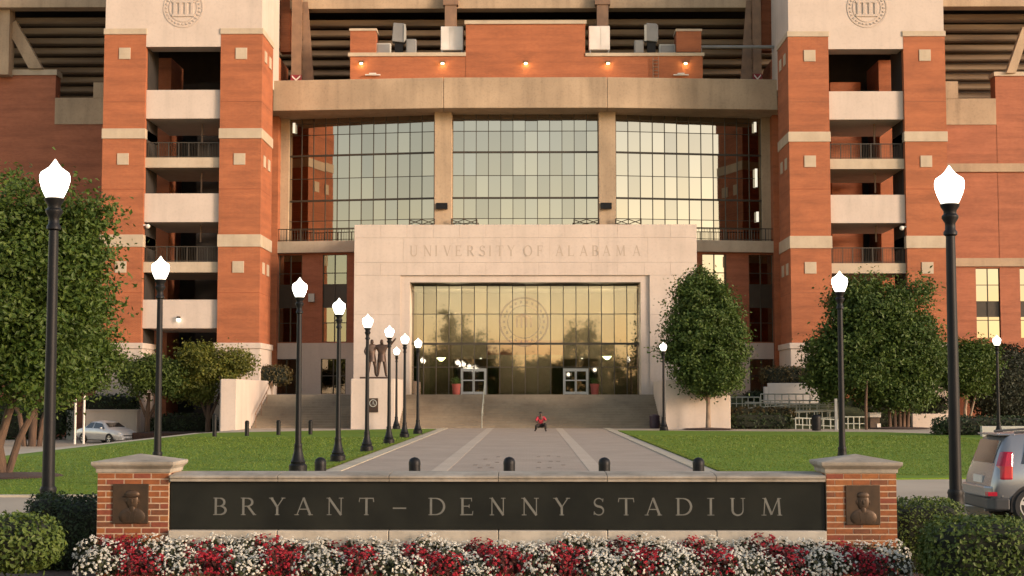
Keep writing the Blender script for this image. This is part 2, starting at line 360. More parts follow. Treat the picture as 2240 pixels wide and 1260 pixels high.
# ------------------------------------------------------------------ serif lettering
def arcpts(cx, cz, rx, rz, a0, a1, n=12):
    return [(cx + rx * math.cos(R(a0 + (a1 - a0) * i / n)), cz + rz * math.sin(R(a0 + (a1 - a0) * i / n))) for i in range(n + 1)]
TK, TN = 0.13, 0.055
def GL(ch):
    """strokes [(points, width0, width1)] in a box of height 1; returns strokes, width"""
    S = []
    def st(a, b, wd, w2=None): S.append(([a, b], wd, w2 or wd))
    def sf(x, z, h=0.11): S.append(([(x - h, z + (0.02 if z < .5 else -0.02)), (x + h, z + (0.02 if z < .5 else -0.02))], 0.04, 0.04))
    def vs(x, wd=TK, serif='bt'):
        st((x, 0.0), (x, 1.0), wd)
        if 'b' in serif: sf(x, 0)
        if 't' in serif: sf(x, 1)
    def arc(*a, w0=TN, w1=TK):
        p = arcpts(*a); n = len(p) - 1
        for i in range(n):
            f0 = math.sin(math.pi * i / n); f1 = math.sin(math.pi * (i + 1) / n)
            S.append(([p[i], p[i + 1]], w0 + (w1 - w0) * f0, w0 + (w1 - w0) * f1))
    if ch == 'I': vs(0.14); return S, 0.28
    if ch == 'L': vs(0.14); st((0.14, 0.03), (0.6, 0.03), TN); st((0.6, 0.0), (0.62, 0.22), 0.045); return S, 0.66
    if ch in 'EF':
        vs(0.14); st((0.14, 0.97), (0.58, 0.97), TN); st((0.57, 1.0), (0.58, 0.8), 0.045); st((0.14, 0.52), (0.46, 0.52), TN); st((0.46, 0.42), (0.46, 0.62), 0.04)
        if ch == 'E': st((0.14, 0.03), (0.62, 0.03), TN); st((0.61, 0.0), (0.64, 0.22), 0.045)
        return S, 0.7
    if ch == 'T': vs(0.36, serif='b'); st((0.02, 0.97), (0.70, 0.97), TN); st((0.03, 1.0), (0.0, 0.76), 0.045); st((0.69, 1.0), (0.72, 0.76), 0.045); return S, 0.72
    if ch == 'D': vs(0.14, serif=''); sf(0.1, 0, 0.08); sf(0.1, 1, 0.08); st((0.14, 0.03), (0.4, 0.03), TN); st((0.14, 0.97), (0.4, 0.97), TN); arc(0.36, 0.5, 0.42, 0.47, -90, 90); return S, 0.84
    if ch in 'BRP':
        vs(0.14, serif='' if ch == 'B' else 'b'); sf(0.1, 1, 0.08); st((0.14, 0.97), (0.36, 0.97), TN); st((0.14, 0.51), (0.38, 0.51), TN); arc(0.34, 0.74, 0.24, 0.23, -90, 90)
        if ch == 'B': sf(0.1, 0, 0.08); st((0.14, 0.03), (0.38, 0.03), TN); arc(0.36, 0.27, 0.29, 0.24, -90, 90); return S, 0.68
        st((0.36, 0.52), (0.68, 0.02), TK * .9); sf(0.70, 0, 0.07); return S, 0.76
    if ch == 'A': st((0.10, 0.0), (0.40, 1.0), TN); st((0.40, 1.0), (0.72, 0.0), TK); st((0.2, 0.34), (0.60, 0.34), TN); sf(0.09, 0, 0.1); sf(0.72, 0, 0.11); return S, 0.82
    if ch == 'V': st((0.10, 1.0), (0.42, 0.0), TK); st((0.42, 0.0), (0.70, 1.0), TN); sf(0.1, 1); sf(0.7, 1, 0.1); return S, 0.8
    if ch == 'Y': st((0.10, 1.0), (0.40, 0.46), TK); st((0.40, 0.46), (0.70, 1.0), TN); st((0.4, 0.0), (0.4, 0.48), TK); sf(0.4, 0); sf(0.1, 1); sf(0.7, 1, 0.1); return S, 0.8
    if ch == 'N': st((0.14, 0.0), (0.14, 1.0), TN); st((0.12, 1.0), (0.72, 0.0), TK); st((0.72, 0.0), (0.72, 1.0), TN); sf(0.14, 0); sf(0.1, 1, 0.09); sf(0.72, 1); return S, 0.84
    if ch == 'M': st((0.12, 0.0), (0.18, 1.0), TN); st((0.17, 1.0), (0.48, 0.05), TK); st((0.48, 0.05), (0.80, 1.0), TN); st((0.80, 1.0), (0.86, 0.0), TK); sf(0.12, 0); sf(0.86, 0); sf(0.14, 1, .08); sf(0.84, 1, .08); return S, 0.98
    if ch == 'U':
        st((0.14, 0.3), (0.14, 1.0), TK); sf(0.14, 1); sf(0.68, 1); st((0.68, 0.3), (0.68, 1.0), TN)
        p = arcpts(0.41, 0.30, 0.27, 0.29, 180, 360, 12)
        for i in range(12): S.append(([p[i], p[i + 1]], TK - (TK - TN) * i / 12, TK - (TK - TN) * (i + 1) / 12))
        return S, 0.82
    if ch == 'O': arc(0.42, 0.5, 0.37, 0.49, -90, 90); arc(0.42, 0.5, 0.37, 0.49, 90, 270); return S, 0.84
    if ch == 'S':
        p = arcpts(0.29, 0.745, 0.21, 0.235, 25, 255, 10) + arcpts(0.29, 0.26, 0.23, 0.245, 90 - 5, -150, 12)
        n = len(p) - 1
        for i in range(n):
            q = lambda k: TN + (TK - TN) * math.exp(-((k / n - 0.48) / 0.2) ** 2)
            S.append(([p[i], p[i + 1]], q(i), q(i + 1)))
        st((0.48, 0.78), (0.50, 0.96), 0.045); st((0.07, 0.22), (0.06, 0.02), 0.045); return S, 0.56
    if ch == '-': st((0.0, 0.40), (0.75, 0.40), 0.075); return S, 0.75
    return S, 0.5
def glyph(mb, ch, x0, x1, z0, z1, y, dep=0.006, flip=1):
    S, wdt = GL(ch); h = z1 - z0; sx = (x1 - x0) / wdt
    for k, (p, wa, wb) in enumerate(S):
        (ax, az), (bx, bz) = p
        ax, bx = x0 + ax * sx, x0 + bx * sx; az, bz = z0 + az * h, z0 + bz * h
        d = Vector((bx - ax, bz - az)); L = d.length or 1e-6; d /= L; nx, nz = -d.y, d.x
        e = 0.004 * h; ax -= d.x * e; az -= d.y * e; bx += d.x * e; bz += d.y * e
        wa, wb = wa * h / 2, wb * h / 2
        yy = y - k * 0.00025 * max(h, 0.2) * 5
        mb.side([(ax - nx * wa, az - nz * wa), (bx - nx * wb, bz - nz * wb), (bx + nx * wb, bz + nz * wb), (ax + nx * wa, az + nz * wa)], yy, y + dep)
# ================================================================== THE GROUND
def sheet(name, xs, ys, dz, mat, kind='structure', parent=None, zf=gz):
    mb = MB(); nx = len(xs)
    for y in ys:
        for x in (xs if not callable(xs) else xs(y)): mb.v.append((x, y, zf(x, y) + dz))
    for j in range(len(ys) - 1):
        for i in range(nx - 1): mb.f.append((j * nx + i, j * nx + i + 1, (j + 1) * nx + i + 1, (j + 1) * nx + i))
    o = mk(name, mb, mat, parent, kind); return o
sheet('ground', [-900, -300, -80, -40, -20, 0, 20, 40, 80, 300, 900], [-900, -300, -100, -40, 20, 40, 60, 80, 100, 140, 300, 900], -1.45, M['earth'], zf=lambda x, y: 0)
sheet('road', [-300, -60, -20, 0, 20, 60, 300], [21.9, 24, 29.6], -0.16, M['asph'], zf=lambda x, y: 0)
sheet('near_pavement', [-120, -30, -10, 0, 10, 30, 120], [-60, -20, 0, 10, 21.8], -0.02, M['pave'], zf=lambda x, y: 0)
xs = [-120, -60, -40] + [-34 + 1.0 * i for i in range(20)] + [-13, -6, 0, 6, 20, 40, 80, 140]
sheet('plaza', xs, [29.2, 32, 36, 40] + [45 + 2.5 * i for i in range(22)] + [104, 110, 120, 150], 0.0, M['pave'])
kb = MB(); kb.prism([(-300, 26.6), (-9, 26.6), (-6.5, 28.9), (300, 28.9), (300, 29.35), (-6.7, 29.35), (-9.2, 27.05), (-300, 27.05)], -0.18, 0.006)
mk('kerb', kb, M['kerb'], None, 'structure')
kb = MB(); kb.box(-300, 300, 21.7, 21.95, -0.3, 0.003); mk('near_kerb', kb, M['kerb'], None, 'structure')
vb = MB(); vb.prism([(-120, 27.05), (-9.2, 27.05), (-6.7, 29.3), (-120, 29.3)], -0.15, 0.001); mk('verge_pavement', vb, M['pave'], None, 'structure')
# lawns
def leftx(y):
    xl = -18.0 if y < 83.5 else -18 + (y - 83.5) / 11.3 * 11.6
    return [xl + (-5.75 - xl) * i / 16 for i in range(17)]
ys = [31.5 + i * 1.2 for i in range(44)] + [84 + i * 1.1 for i in range(10)]
mb = MB()
for y in ys:
    for x in leftx(y): mb.v.append((x, y, gz(x, y) + 0.035))
for j in range(len(ys) - 1):
    for i in range(16): mb.f.append((j * 17 + i, j * 17 + i + 1, (j + 1) * 17 + i + 1, (j + 1) * 17 + i))
mk('lawn', mb, M['lawn'], None, 'structure')
mb = MB(); mb.prism([(5.25, 36.5), (9, 38.0), (60, 46), (60, 70), (24.6, 77), (20, 86), (5.25, 90)], -0.1, 0.035)
mk('lawn', mb, M['lawn'], None, 'structure')
mb = MB(); mb.prism([(-30, 31.5), (-18, 31.5), (-18, 40), (-30, 40)], -0.1, 0.034); mk('lawn', mb, M['lawn'], None, 'structure')
def turf(name, x0, x1, y0, y1, n, hmax, edge):
    x = rng.uniform(x0, x1, n); y = y0 + (y1 - y0) * rng.uniform(0, 1, n) ** 1.4; k = int(n * 0.35)
    x[:k] = edge + np.abs(rng.normal(size=k)) * 0.08 * (1 if edge < x1 - 1 else -1) * 1.0 - 0.03 * (1 if edge < x1 - 1 else -1)
    h = rng.uniform(0.4, 1, n) * hmax * np.exp(0.012 * (y - 31)); an = rng.uniform(0, 6.28, n); wd = 0.012 * np.exp(0.018 * (y - 31)); ln = rng.normal(size=(n, 2)) * 0.02
    v = np.empty((n, 3, 3)); v[:, 0] = np.stack([x - wd * np.cos(an), y - wd * np.sin(an), np.full(n, 0.033)], 1); v[:, 1] = np.stack([x + wd * np.cos(an), y + wd * np.sin(an), np.full(n, 0.033)], 1); v[:, 2] = np.stack([x + ln[:, 0], y + ln[:, 1], 0.035 + h], 1)
    me = bpy.data.meshes.new(name); me.from_pydata(v.reshape(-1, 3).tolist(), [], [tuple(r) for r in np.arange(3 * n).reshape(-1, 3)]); me.materials.append(leafmat('grass_blade', (0.10, 0.165, 0.02), (0.165, 0.215, 0.028), 0.3)); link(name, me, (0, 0, 0), None, 'stuff')
turf('grass', -17, -5.7, 31.6, 75, 60000, 0.036, -5.72); turf('grass', 5.2, 21, 39.5, 78, 60000, 0.036, 5.22)
# kerb round the left lawn's far edge
mb = MB()
for (a, b) in (((-18.0, 31.5), (-18.0, 83.5)), ((-18.0, 83.5), (-6.4, 94.9))):
    N = 24
    for i in range(N):
        p = [a[0] + (b[0] - a[0]) * i / N, a[1] + (b[1] - a[1]) * i / N]; q = [a[0] + (b[0] - a[0]) * (i + 1) / N, a[1] + (b[1] - a[1]) * (i + 1) / N]
        d = Vector((q[0] - p[0], q[1] - p[1])).normalized(); nx, ny = -d.y * 0.5, d.x * 0.5
        mb.add([(p[0], p[1], gz(*p) + 0.04), (q[0], q[1], gz(*q) + 0.04), (q[0] + nx, q[1] + ny, gz(*q) + 0.04), (p[0] + nx, p[1] + ny, gz(*p) + 0.04)], [(0, 1, 2, 3)])
mk('lawn_edging', mb, M['kerb'], None, 'structure')
mk('lawn_edging', MB().box(-40, -5.66, 31.3, 31.55, -0.05, 0.042), M['kerb'], None, 'structure')
# side street at the left where the silver car is parked
# brick walk with pale bands
walk = mk('walk', MB().box(-5.2, 4.7, 29.36, 96.95, -0.1, 0.008), M['paver'], None, 'structure')
for x0, x1 in ((-5.65, -5.2), (4.7, 5.15)): mk('walk_edging', MB().box(x0, x1, 29.36, 96.9, -0.1, 0.03), M['kerb'], walk)
for x0, x1 in ((-2.72, -2.28), (1.66, 2.10)): mk('pale_band', MB().box(x0, x1, 29.4, 96.9, -0.05, 0.0135), M['paver2'], walk)
for px, py in ((1040, 1018), (1062, 1005), (1068, 1018), (1088, 1012), (1090, 1000), (1050, 1024), (1076, 1024), (1178, 1000), (1180, 1012), (1178, 1024), (1200, 998), (1205, 1010), (1221, 1010), (1232, 1018), (1222, 1000), (1202, 1024)):
    g = G(px, py); mk('paving_plaque', MB().box(g.x - 0.06, g.x + 0.06, g.y - 0.22, g.y + 0.22, -0.02, 0.018), M['dkpaver'], walk)
mk('flower_bed', MB().prism([(-9, 12.5), (9, 12.5), (9, 20.6), (-9, 20.6)], -0.1, 0.05), M['mulch'], None, 'structure')
# ================================================================== THE STADIUM
YT = 103.2; YP = 103.5
def Yf(px): return 110 + max(0, abs(px - 1149) - 178) / 340 * 1.9
stad = thing('stadium', 'red brick stadium with two ramp towers, glass curtain wall and limestone entrance portal', 'stadium', (0, 112, 0))
def wall_with_holes(mb, x0, x1, z0, z1, y0, y1, holes, dep=0.35, yf=None):
    """front face at y = y0 (or yf(x)) with recessed openings"""
    yf = yf or (lambda x: y0)
    xs = sorted({x0, x1, *[h[0] for h in holes], *[h[1] for h in holes]}); zs = sorted({z0, z1, *[h[2] for h in holes], *[h[3] for h in holes]})
    for i in range(len(xs) - 1):
        for j in range(len(zs) - 1):
            cx, cz = (xs[i] + xs[i + 1]) / 2, (zs[j] + zs[j + 1]) / 2
            if any(h[0] < cx < h[1] and h[2] < cz < h[3] for h in holes): continue
            a, b = xs[i], xs[i + 1]
            mb.add([(a, yf(a), zs[j]), (b, yf(b), zs[j]), (b, yf(b), zs[j + 1]), (a, yf(a), zs[j + 1])], [(0, 1, 2, 3)])
    for a, b, c, d in holes:
        ya, yb = yf(a), yf(b)
        mb.add([(a, ya, c), (b, yb, c), (b, yb, d), (a, ya, d), (a, ya + dep, c), (b, yb + dep, c), (b, yb + dep, d), (a, ya + dep, d)],
               [(0, 4, 5, 1), (1, 5, 6, 2), (2, 6, 7, 3), (3, 7, 4, 0)])
    ya, yb = yf(x0), yf(x1)
    mb.add([(x0, ya, z0), (x1, yb, z0), (x1, y1, z0), (x0, y1, z0), (x0, ya, z1), (x1, yb, z1), (x1, y1, z1), (x0, y1, z1)],
           [(0, 3, 2, 1), (4, 5, 6, 7), (1, 2, 6, 5), (3, 0, 4, 7)])
    return mb
pane_cache = {}
def pane(name, a, b, z0, z1, mat, parent, tilt=0.0):
    """one glass pane between plan points a and b; alike panes share a mesh"""
    a, b = Vector((a[0], a[1], 0)), Vector((b[0], b[1], 0)); L = (b - a).length; h = z1 - z0
    key = (round(L, 2), round(h, 2), mat.name)
    if key not in pane_cache:
        mb = MB().box(-L / 2, L / 2, -0.012, 0.012, -h / 2, h / 2); me = bpy.data.meshes.new(name); me.from_pydata(mb.v, [], mb.f); me.materials.append(mat); pane_cache[key] = me
    c = (a + b) / 2; o = link(name, pane_cache[key], (c.x, c.y, (z0 + z1) / 2), parent)
    an = math.atan2(b.y - a.y, b.x - a.x)
    o.rotation_euler = (random.gauss(0, tilt), 0, an + random.gauss(0, tilt))
    return o
def grid_window(name, a, b, xsf, zs, parent, gm, pname='glass_pane', thick=(), mw=0.05, tilt=0.003, spandrel=None, label=None):
    """frame of mullions in a vertical plane from plan point a to b; xsf = column fractions, zs = row heights"""
    a, b = Vector((a[0], a[1], 0)), Vector((b[0], b[1], 0)); d = (b - a).normalized(); nrm = Vector((d.y, -d.x, 0))
    mb = MB()
    def mull(p, q, z0, z1, y0, y1):
        c = [p - nrm * y1, q - nrm * y1, q - nrm * y0, p - nrm * y0]      # y measured towards the back
        c = [p + nrm * y0, q + nrm * y0, q - nrm * y1, p - nrm * y1]
        mb.add([(k.x, k.y, z0) for k in c] + [(k.x, k.y, z1) for k in c], [(0, 3, 2, 1), (4, 5, 6, 7), (0, 1, 5, 4), (1, 2, 6, 5), (2, 3, 7, 6), (3, 0, 4, 7)])
    for f in xsf:
        p = a + (b - a) * f; mull(p - d * mw / 2, p + d * mw / 2, zs[0], zs[-1], 0.07, 0.08)
    for k, z in enumerate(zs):
        t = mw * (2.6 if k in thick else 0.9); e = 0.1 if k in thick else 0.05
        mull(a - d * mw / 2, b + d * mw / 2, z - t / 2, z + t / 2, e, 0.075)
    fr = mk(name, mb, M['frame'], parent, label=label)
    for i in range(len(xsf) - 1):
        for j in range(len(zs) - 1):
            if spandrel and j in spandrel: g, nm = M['frame'], 'spandrel_panel'
            else: g, nm = gm, pname
            pane(nm, a + (b - a) * xsf[i], a + (b - a) * xsf[i + 1], zs[j], zs[j + 1], g, fr, tilt)
    return fr
def fr_n(n): return [i / n for i in range(n + 1)]
# ---- glass curtain wall, three facets
zr = [PZ(y, 110) for y in (527, 497, 478, 433, 384, 333, 287, 262, 236)]
zc = [PZ(y, 110) for y in (500, 478, 433, 384, 333, 287, 262, 236)]
def plan(px, dy=0.0): y = Yf(px) + dy; return (PX(px, y, 400), y)
grid_window('curtain_wall', plan(634), plan(950), fr_n(12), zr, stad, M['gcurt'], thick=(3, 5), label='left bay of the glass curtain wall')
grid_window('curtain_wall', plan(988), plan(1310), fr_n(12), zc, stad, M['gcurt'], thick=(2, 4), label='middle bay of the glass curtain wall')
grid_window('curtain_wall', plan(1347), plan(1665), fr_n(12), zr, stad, M['gcurt'], thick=(3, 5), label='right bay of the glass curtain wall')
# columns
for a, b, dy in ((950, 988, -1.1), (1310, 1347, -1.1), (606, 632, -0.5), (1667, 1692, -0.5)):
    y = Yf((a + b) / 2) + dy
    mk('concrete_column', MB().box(PX(a, y, 400), PX(b, y, 400), y, y + 2.2, PZ(527, 111), PZ(230, 110)), M['conc'], stad, bevel=0.03)
    if 900 < a < 1400:
        mk('column_light', MB().box(PX(a + 4, y - .2, 450), PX(b - 9, y - .2, 450), y - 0.35, y - 0.005, PZ(457, y - .2), PZ(444, y - .2)), M['black'], stad)
# fluorescent lamps behind the end panes, drawn as lit tubes before the opaque glass
for px, u, l in ((1652, 268, 290), (1653, 370, 410), (1655, 464, 486), (643, 268, 290)):
    y = Yf(px) - 0.22; x = PX(px, y, 300); mk('strip_light', MB().box(x - 0.09, x + 0.09, y - 0.05, y + 0.02, PZ(l, y), PZ(u, y)), M['strip'], stad)
# ---- ring beam
def beam_plan(dy0, dy1):
    fx = [597, 970, 1328, 1701]
    fy = lambda p: 110 + max(0, abs(p - 1149) - 178) / 375 * 0.95
    front = [(PX(p, fy(p) + dy0, 200), fy(p) + dy0) for p in fx]; back = [(PX(p, Yf(p) + dy1, 200), Yf(p) + dy1) for p in fx]
    return front + back[::-1]
zb0, zb1 = PZ(236, 107.4), PZ(169, 107.4)
bm = beam_plan(-2.6, 1.2)
for i in range(3):
    f0, f1 = bm[i], bm[i + 1]; b1, b0 = bm[6 - i], bm[7 - i]; g = 0.012
    mk('ring_beam', MB().prism([(f0[0] + g, f0[1]), (f1[0] - g, f1[1]), (b1[0] - g, b1[1]), (b0[0] + g, b0[1])], zb0, zb1), M['conc'], stad, bevel=0.04)
# ---- seating decks behind
def seat_rows(x0, x1, ytop, n, label=None, y0=113.6, part=stad):
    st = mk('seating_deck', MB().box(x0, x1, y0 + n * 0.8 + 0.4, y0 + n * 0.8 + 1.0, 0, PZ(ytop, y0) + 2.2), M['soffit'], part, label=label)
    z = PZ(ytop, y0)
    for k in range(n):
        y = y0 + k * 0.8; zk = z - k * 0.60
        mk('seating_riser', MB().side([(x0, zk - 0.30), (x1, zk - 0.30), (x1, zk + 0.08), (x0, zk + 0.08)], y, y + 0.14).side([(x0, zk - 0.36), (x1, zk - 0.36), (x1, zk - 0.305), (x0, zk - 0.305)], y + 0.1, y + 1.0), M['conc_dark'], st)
    return st
xl_in, xr_in = PX(572, YT, 300), PX(1728, YT, 300)
seat_rows(xl_in - 2, xr_in + 2, 45, 13, 'seating deck between the towers')
seat_rows(PX(-160, 113, 100), PX(232, 113, 100), 38, 13, 'seating deck left of the left tower')
seat_rows(PX(2062, 113, 100), PX(2420, 113, 100), 36, 13, 'seating deck right of the right tower')
# upper fascia beams and deck above
for a, b, y in ((-160, 232, 13), (634, 973, 18), (998, 1306, 18), (1331, 1660, 18), (2062, 2420, 17)):
    mk('fascia_beam', MB().box(PX(a, 111.4, 20), PX(b, 111.4, 20), 111.4, 112.6, PZ(y, 111.4), PZ(-70, 111.4)), M['conc'], stad, bevel=0.03)
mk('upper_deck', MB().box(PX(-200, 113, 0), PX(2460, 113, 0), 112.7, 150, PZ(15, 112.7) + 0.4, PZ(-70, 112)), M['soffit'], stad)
mk('dark_backing', MB().box(PX(-200, 128, 0), PX(2460, 128, 0), 128, 129, -1.4, PZ(0, 128)), M['soffit'], stad)  # dark fill added behind the stands to shut out the sky
for a, b in ((973, 998), (1306, 1331)):
    mk('steel_column', MB().box(PX(a, 110.8, 60), PX(b, 110.8, 60), 110.8, 111.6, zb1 + 1, PZ(-70, 111)).box(PX(a - 4, 110.7, 60), PX(b + 4, 110.7, 60), 110.7, 111.7, PZ(12, 111), PZ(0, 111)), M['steel'], stad)
for a, b, s in ((638, 659, -1), (1647, 1665, 1)):
    mb = MB().box(PX(a, 110.6, 60), PX(b, 110.6, 60), 110.6, 111.2, zb1 - 0.2, PZ(-70, 111))
    xa, xb = PX(a, 110.5, 60), PX(b, 110.5, 60)
    mk('steel_column', mb, M['steel'], stad)
    zz = zb1 + 0.1
    mb = MB()
    for k in (0, 1): mb.side([(xa + 0.05, zz + (0.05 if k else 0.75)), (xa + 0.05, zz + (0.17 if k else 0.63)), (xb - 0.05, zz + (0.75 if k else 0.05)), (xb - 0.05, zz + (0.63 if k else 0.17))][::(1 if not k else -1)], 110.52 - 0.004 * k, 110.56)
    mk('cross_plate', MB().box(xa - 0.05, xb + 0.05, 110.56, 110.6, zz - 0.05, zz + 0.8), M['maroon'], stad); mk('cross_emblem', mb, M['white'], stad)
    m2 = MB(); x = (xb if s < 0 else xa); m2.side([(x, zb1), (x + 0.9 * -s * 1, zb1), (x + 0.35 * -s, PZ(0, 111)), (x, PZ(0, 111))], 111.3, 111.5) if s < 0 else m2.side([(x, zb1), (x, PZ(0, 111)), (x - 0.35, PZ(0, 111)), (x - 0.9, zb1)], 111.3, 111.5)
    mk('raking_strut', m2, M['steel'], stad)
    bx = (PX(613, 112, 60), PX(636, 112, 60)) if s < 0 else (PX(1666, 112, 60), PX(1690, 112, 60))
    mk('side_wall', MB().box(bx[0], bx[1], 112, 113, PZ(112, 112), PZ(-70, 112)), M['brick'], stad)
# far left column and rakers
mk('concrete_column', MB().box(PX(-14, 112, 80), PX(20, 112, 80), 112.0, 113.2, PZ(160, 112), PZ(-70, 112)), M['conc'], stad)
xa, za = P(24, 62, 112.8); xb, zb = P(72, 150, 112.8)
mk('raker_beam', MB().side([(xa - 0.3, za), (xb - 0.3, zb), (xb + 0.75, zb), (xa + 0.35, za + 0.6)], 112.7, 113.3), M['conc'], stad)
xa, za = P(2236, 60, 112.8); xb, zb = P(2210, 160, 112.8)
mk('raker_beam', MB().side([(xb - 0.3, zb), (xb + 0.4, zb), (xa + 0.6, za), (xa, za)], 112.7, 113.3), M['conc'], stad)
# ---- brick plant room above the beam
YB = 108.6
def bx_px(a, b, t, bt, y0, y1): return MB().box(PX(a, y0, (t + bt) / 2), PX(b, y0, (t + bt) / 2), y0, y1, PZ(bt, y0), PZ(t, y0))
pr = mk('plant_room', bx_px(766, 1537, 122, 174, YB, YB + 3).box(PX(1019, YB, 100), PX(1280, YB, 100), YB - 0.02, YB + 3, PZ(174, YB), PZ(52, YB)), M['brick'], stad)
mk('parapet_cap', bx_px(761, 1019, 114, 122, YB - 0.1, YB + 3), M['stone2'], pr); mk('parapet_cap', bx_px(1280.5, 1541, 116, 123, YB - 0.1, YB + 3), M['stone2'], pr)
mk('parapet_cap', bx_px(1016, 1283, 44, 52, YB - 0.12, YB + 3.02), M['stone2'], pr)
for a, b, t in ((766, 822, 66), (1480, 1534, 69)):
    mk('brick_pier', bx_px(a, b, t, 114, YB + 0.1, YB + 1.9), M['brick'], pr); mk('parapet_cap', bx_px(a - 2, b + 2, t - 5, t, YB + 0.05, YB + 2), M['stone2'], pr)
for px, lit in ((790, 1), (968, 1), (1150, 1), (1330, 1), (1500, 1)):
    x, z = P(px, 137, YB - 0.2)
    wl = mk('wall_light', MB().box(x - 0.16, x + 0.16, YB - 0.28, YB - 0.005, z, z + 0.12), M['frame'], pr)
    mk('bulb', MB().ell((x, YB - 0.17, z - 0.06), (0.12, 0.09, 0.06), 8, 6), M['warm'], wl, smooth=True)
    L = bpy.data.lights.new('wall_light_lamp', 'POINT'); lo = bpy.data.objects.new('wall_light_lamp', L); col.objects.link(lo); L.energy = 9; L.color = (1, 0.65, 0.25); L.shadow_soft_size = 0.08
    lo.location = Vector((x, YB - 0.35, z - 0.12)) - W(pr); lo.parent = pr
for px in (815, 1490):
    x, z = P(px, 163, YB - 0.3); mk('flood_light', MB().box(x - 0.55, x + 0.55, YB - 0.3, YB - 0.1, z - 0.05, z + 0.03).box(x - 0.25, x + 0.25, YB - 0.34, YB - 0.1, z + 0.03, z + 0.12), M['white'], pr)
mb = MB()
for k in range(6):
    z = PZ(170 - k * 7.5, YB - .2); mb.bar((PX(1428, YB, 150), YB - 0.18, z), (PX(1440, YB, 150), YB - 0.18, z), 0.035)
mb.bar((PX(1428, YB, 150), YB - 0.18, PZ(172, YB)), (PX(1428, YB, 150), YB - 0.18, PZ(126, YB)), 0.03).bar((PX(1440, YB, 150), YB - 0.18, PZ(172, YB)), (PX(1440, YB, 150), YB - 0.18, PZ(126, YB)), 0.03)
mk('ladder', mb, M['steel'], pr)
a = P(1532, 104, 109.5); b_ = P(1700, 104, 109.5)
mk('pipe', MB().bar((a[0], 109.3, a[1]), (b_[0], 109.3, b_[1]), 0.12).bar((a[0], 109.3, a[1]), (a[0], 109.3, a[1] - 0.5), 0.10), M['grey'], stad, smooth=True)
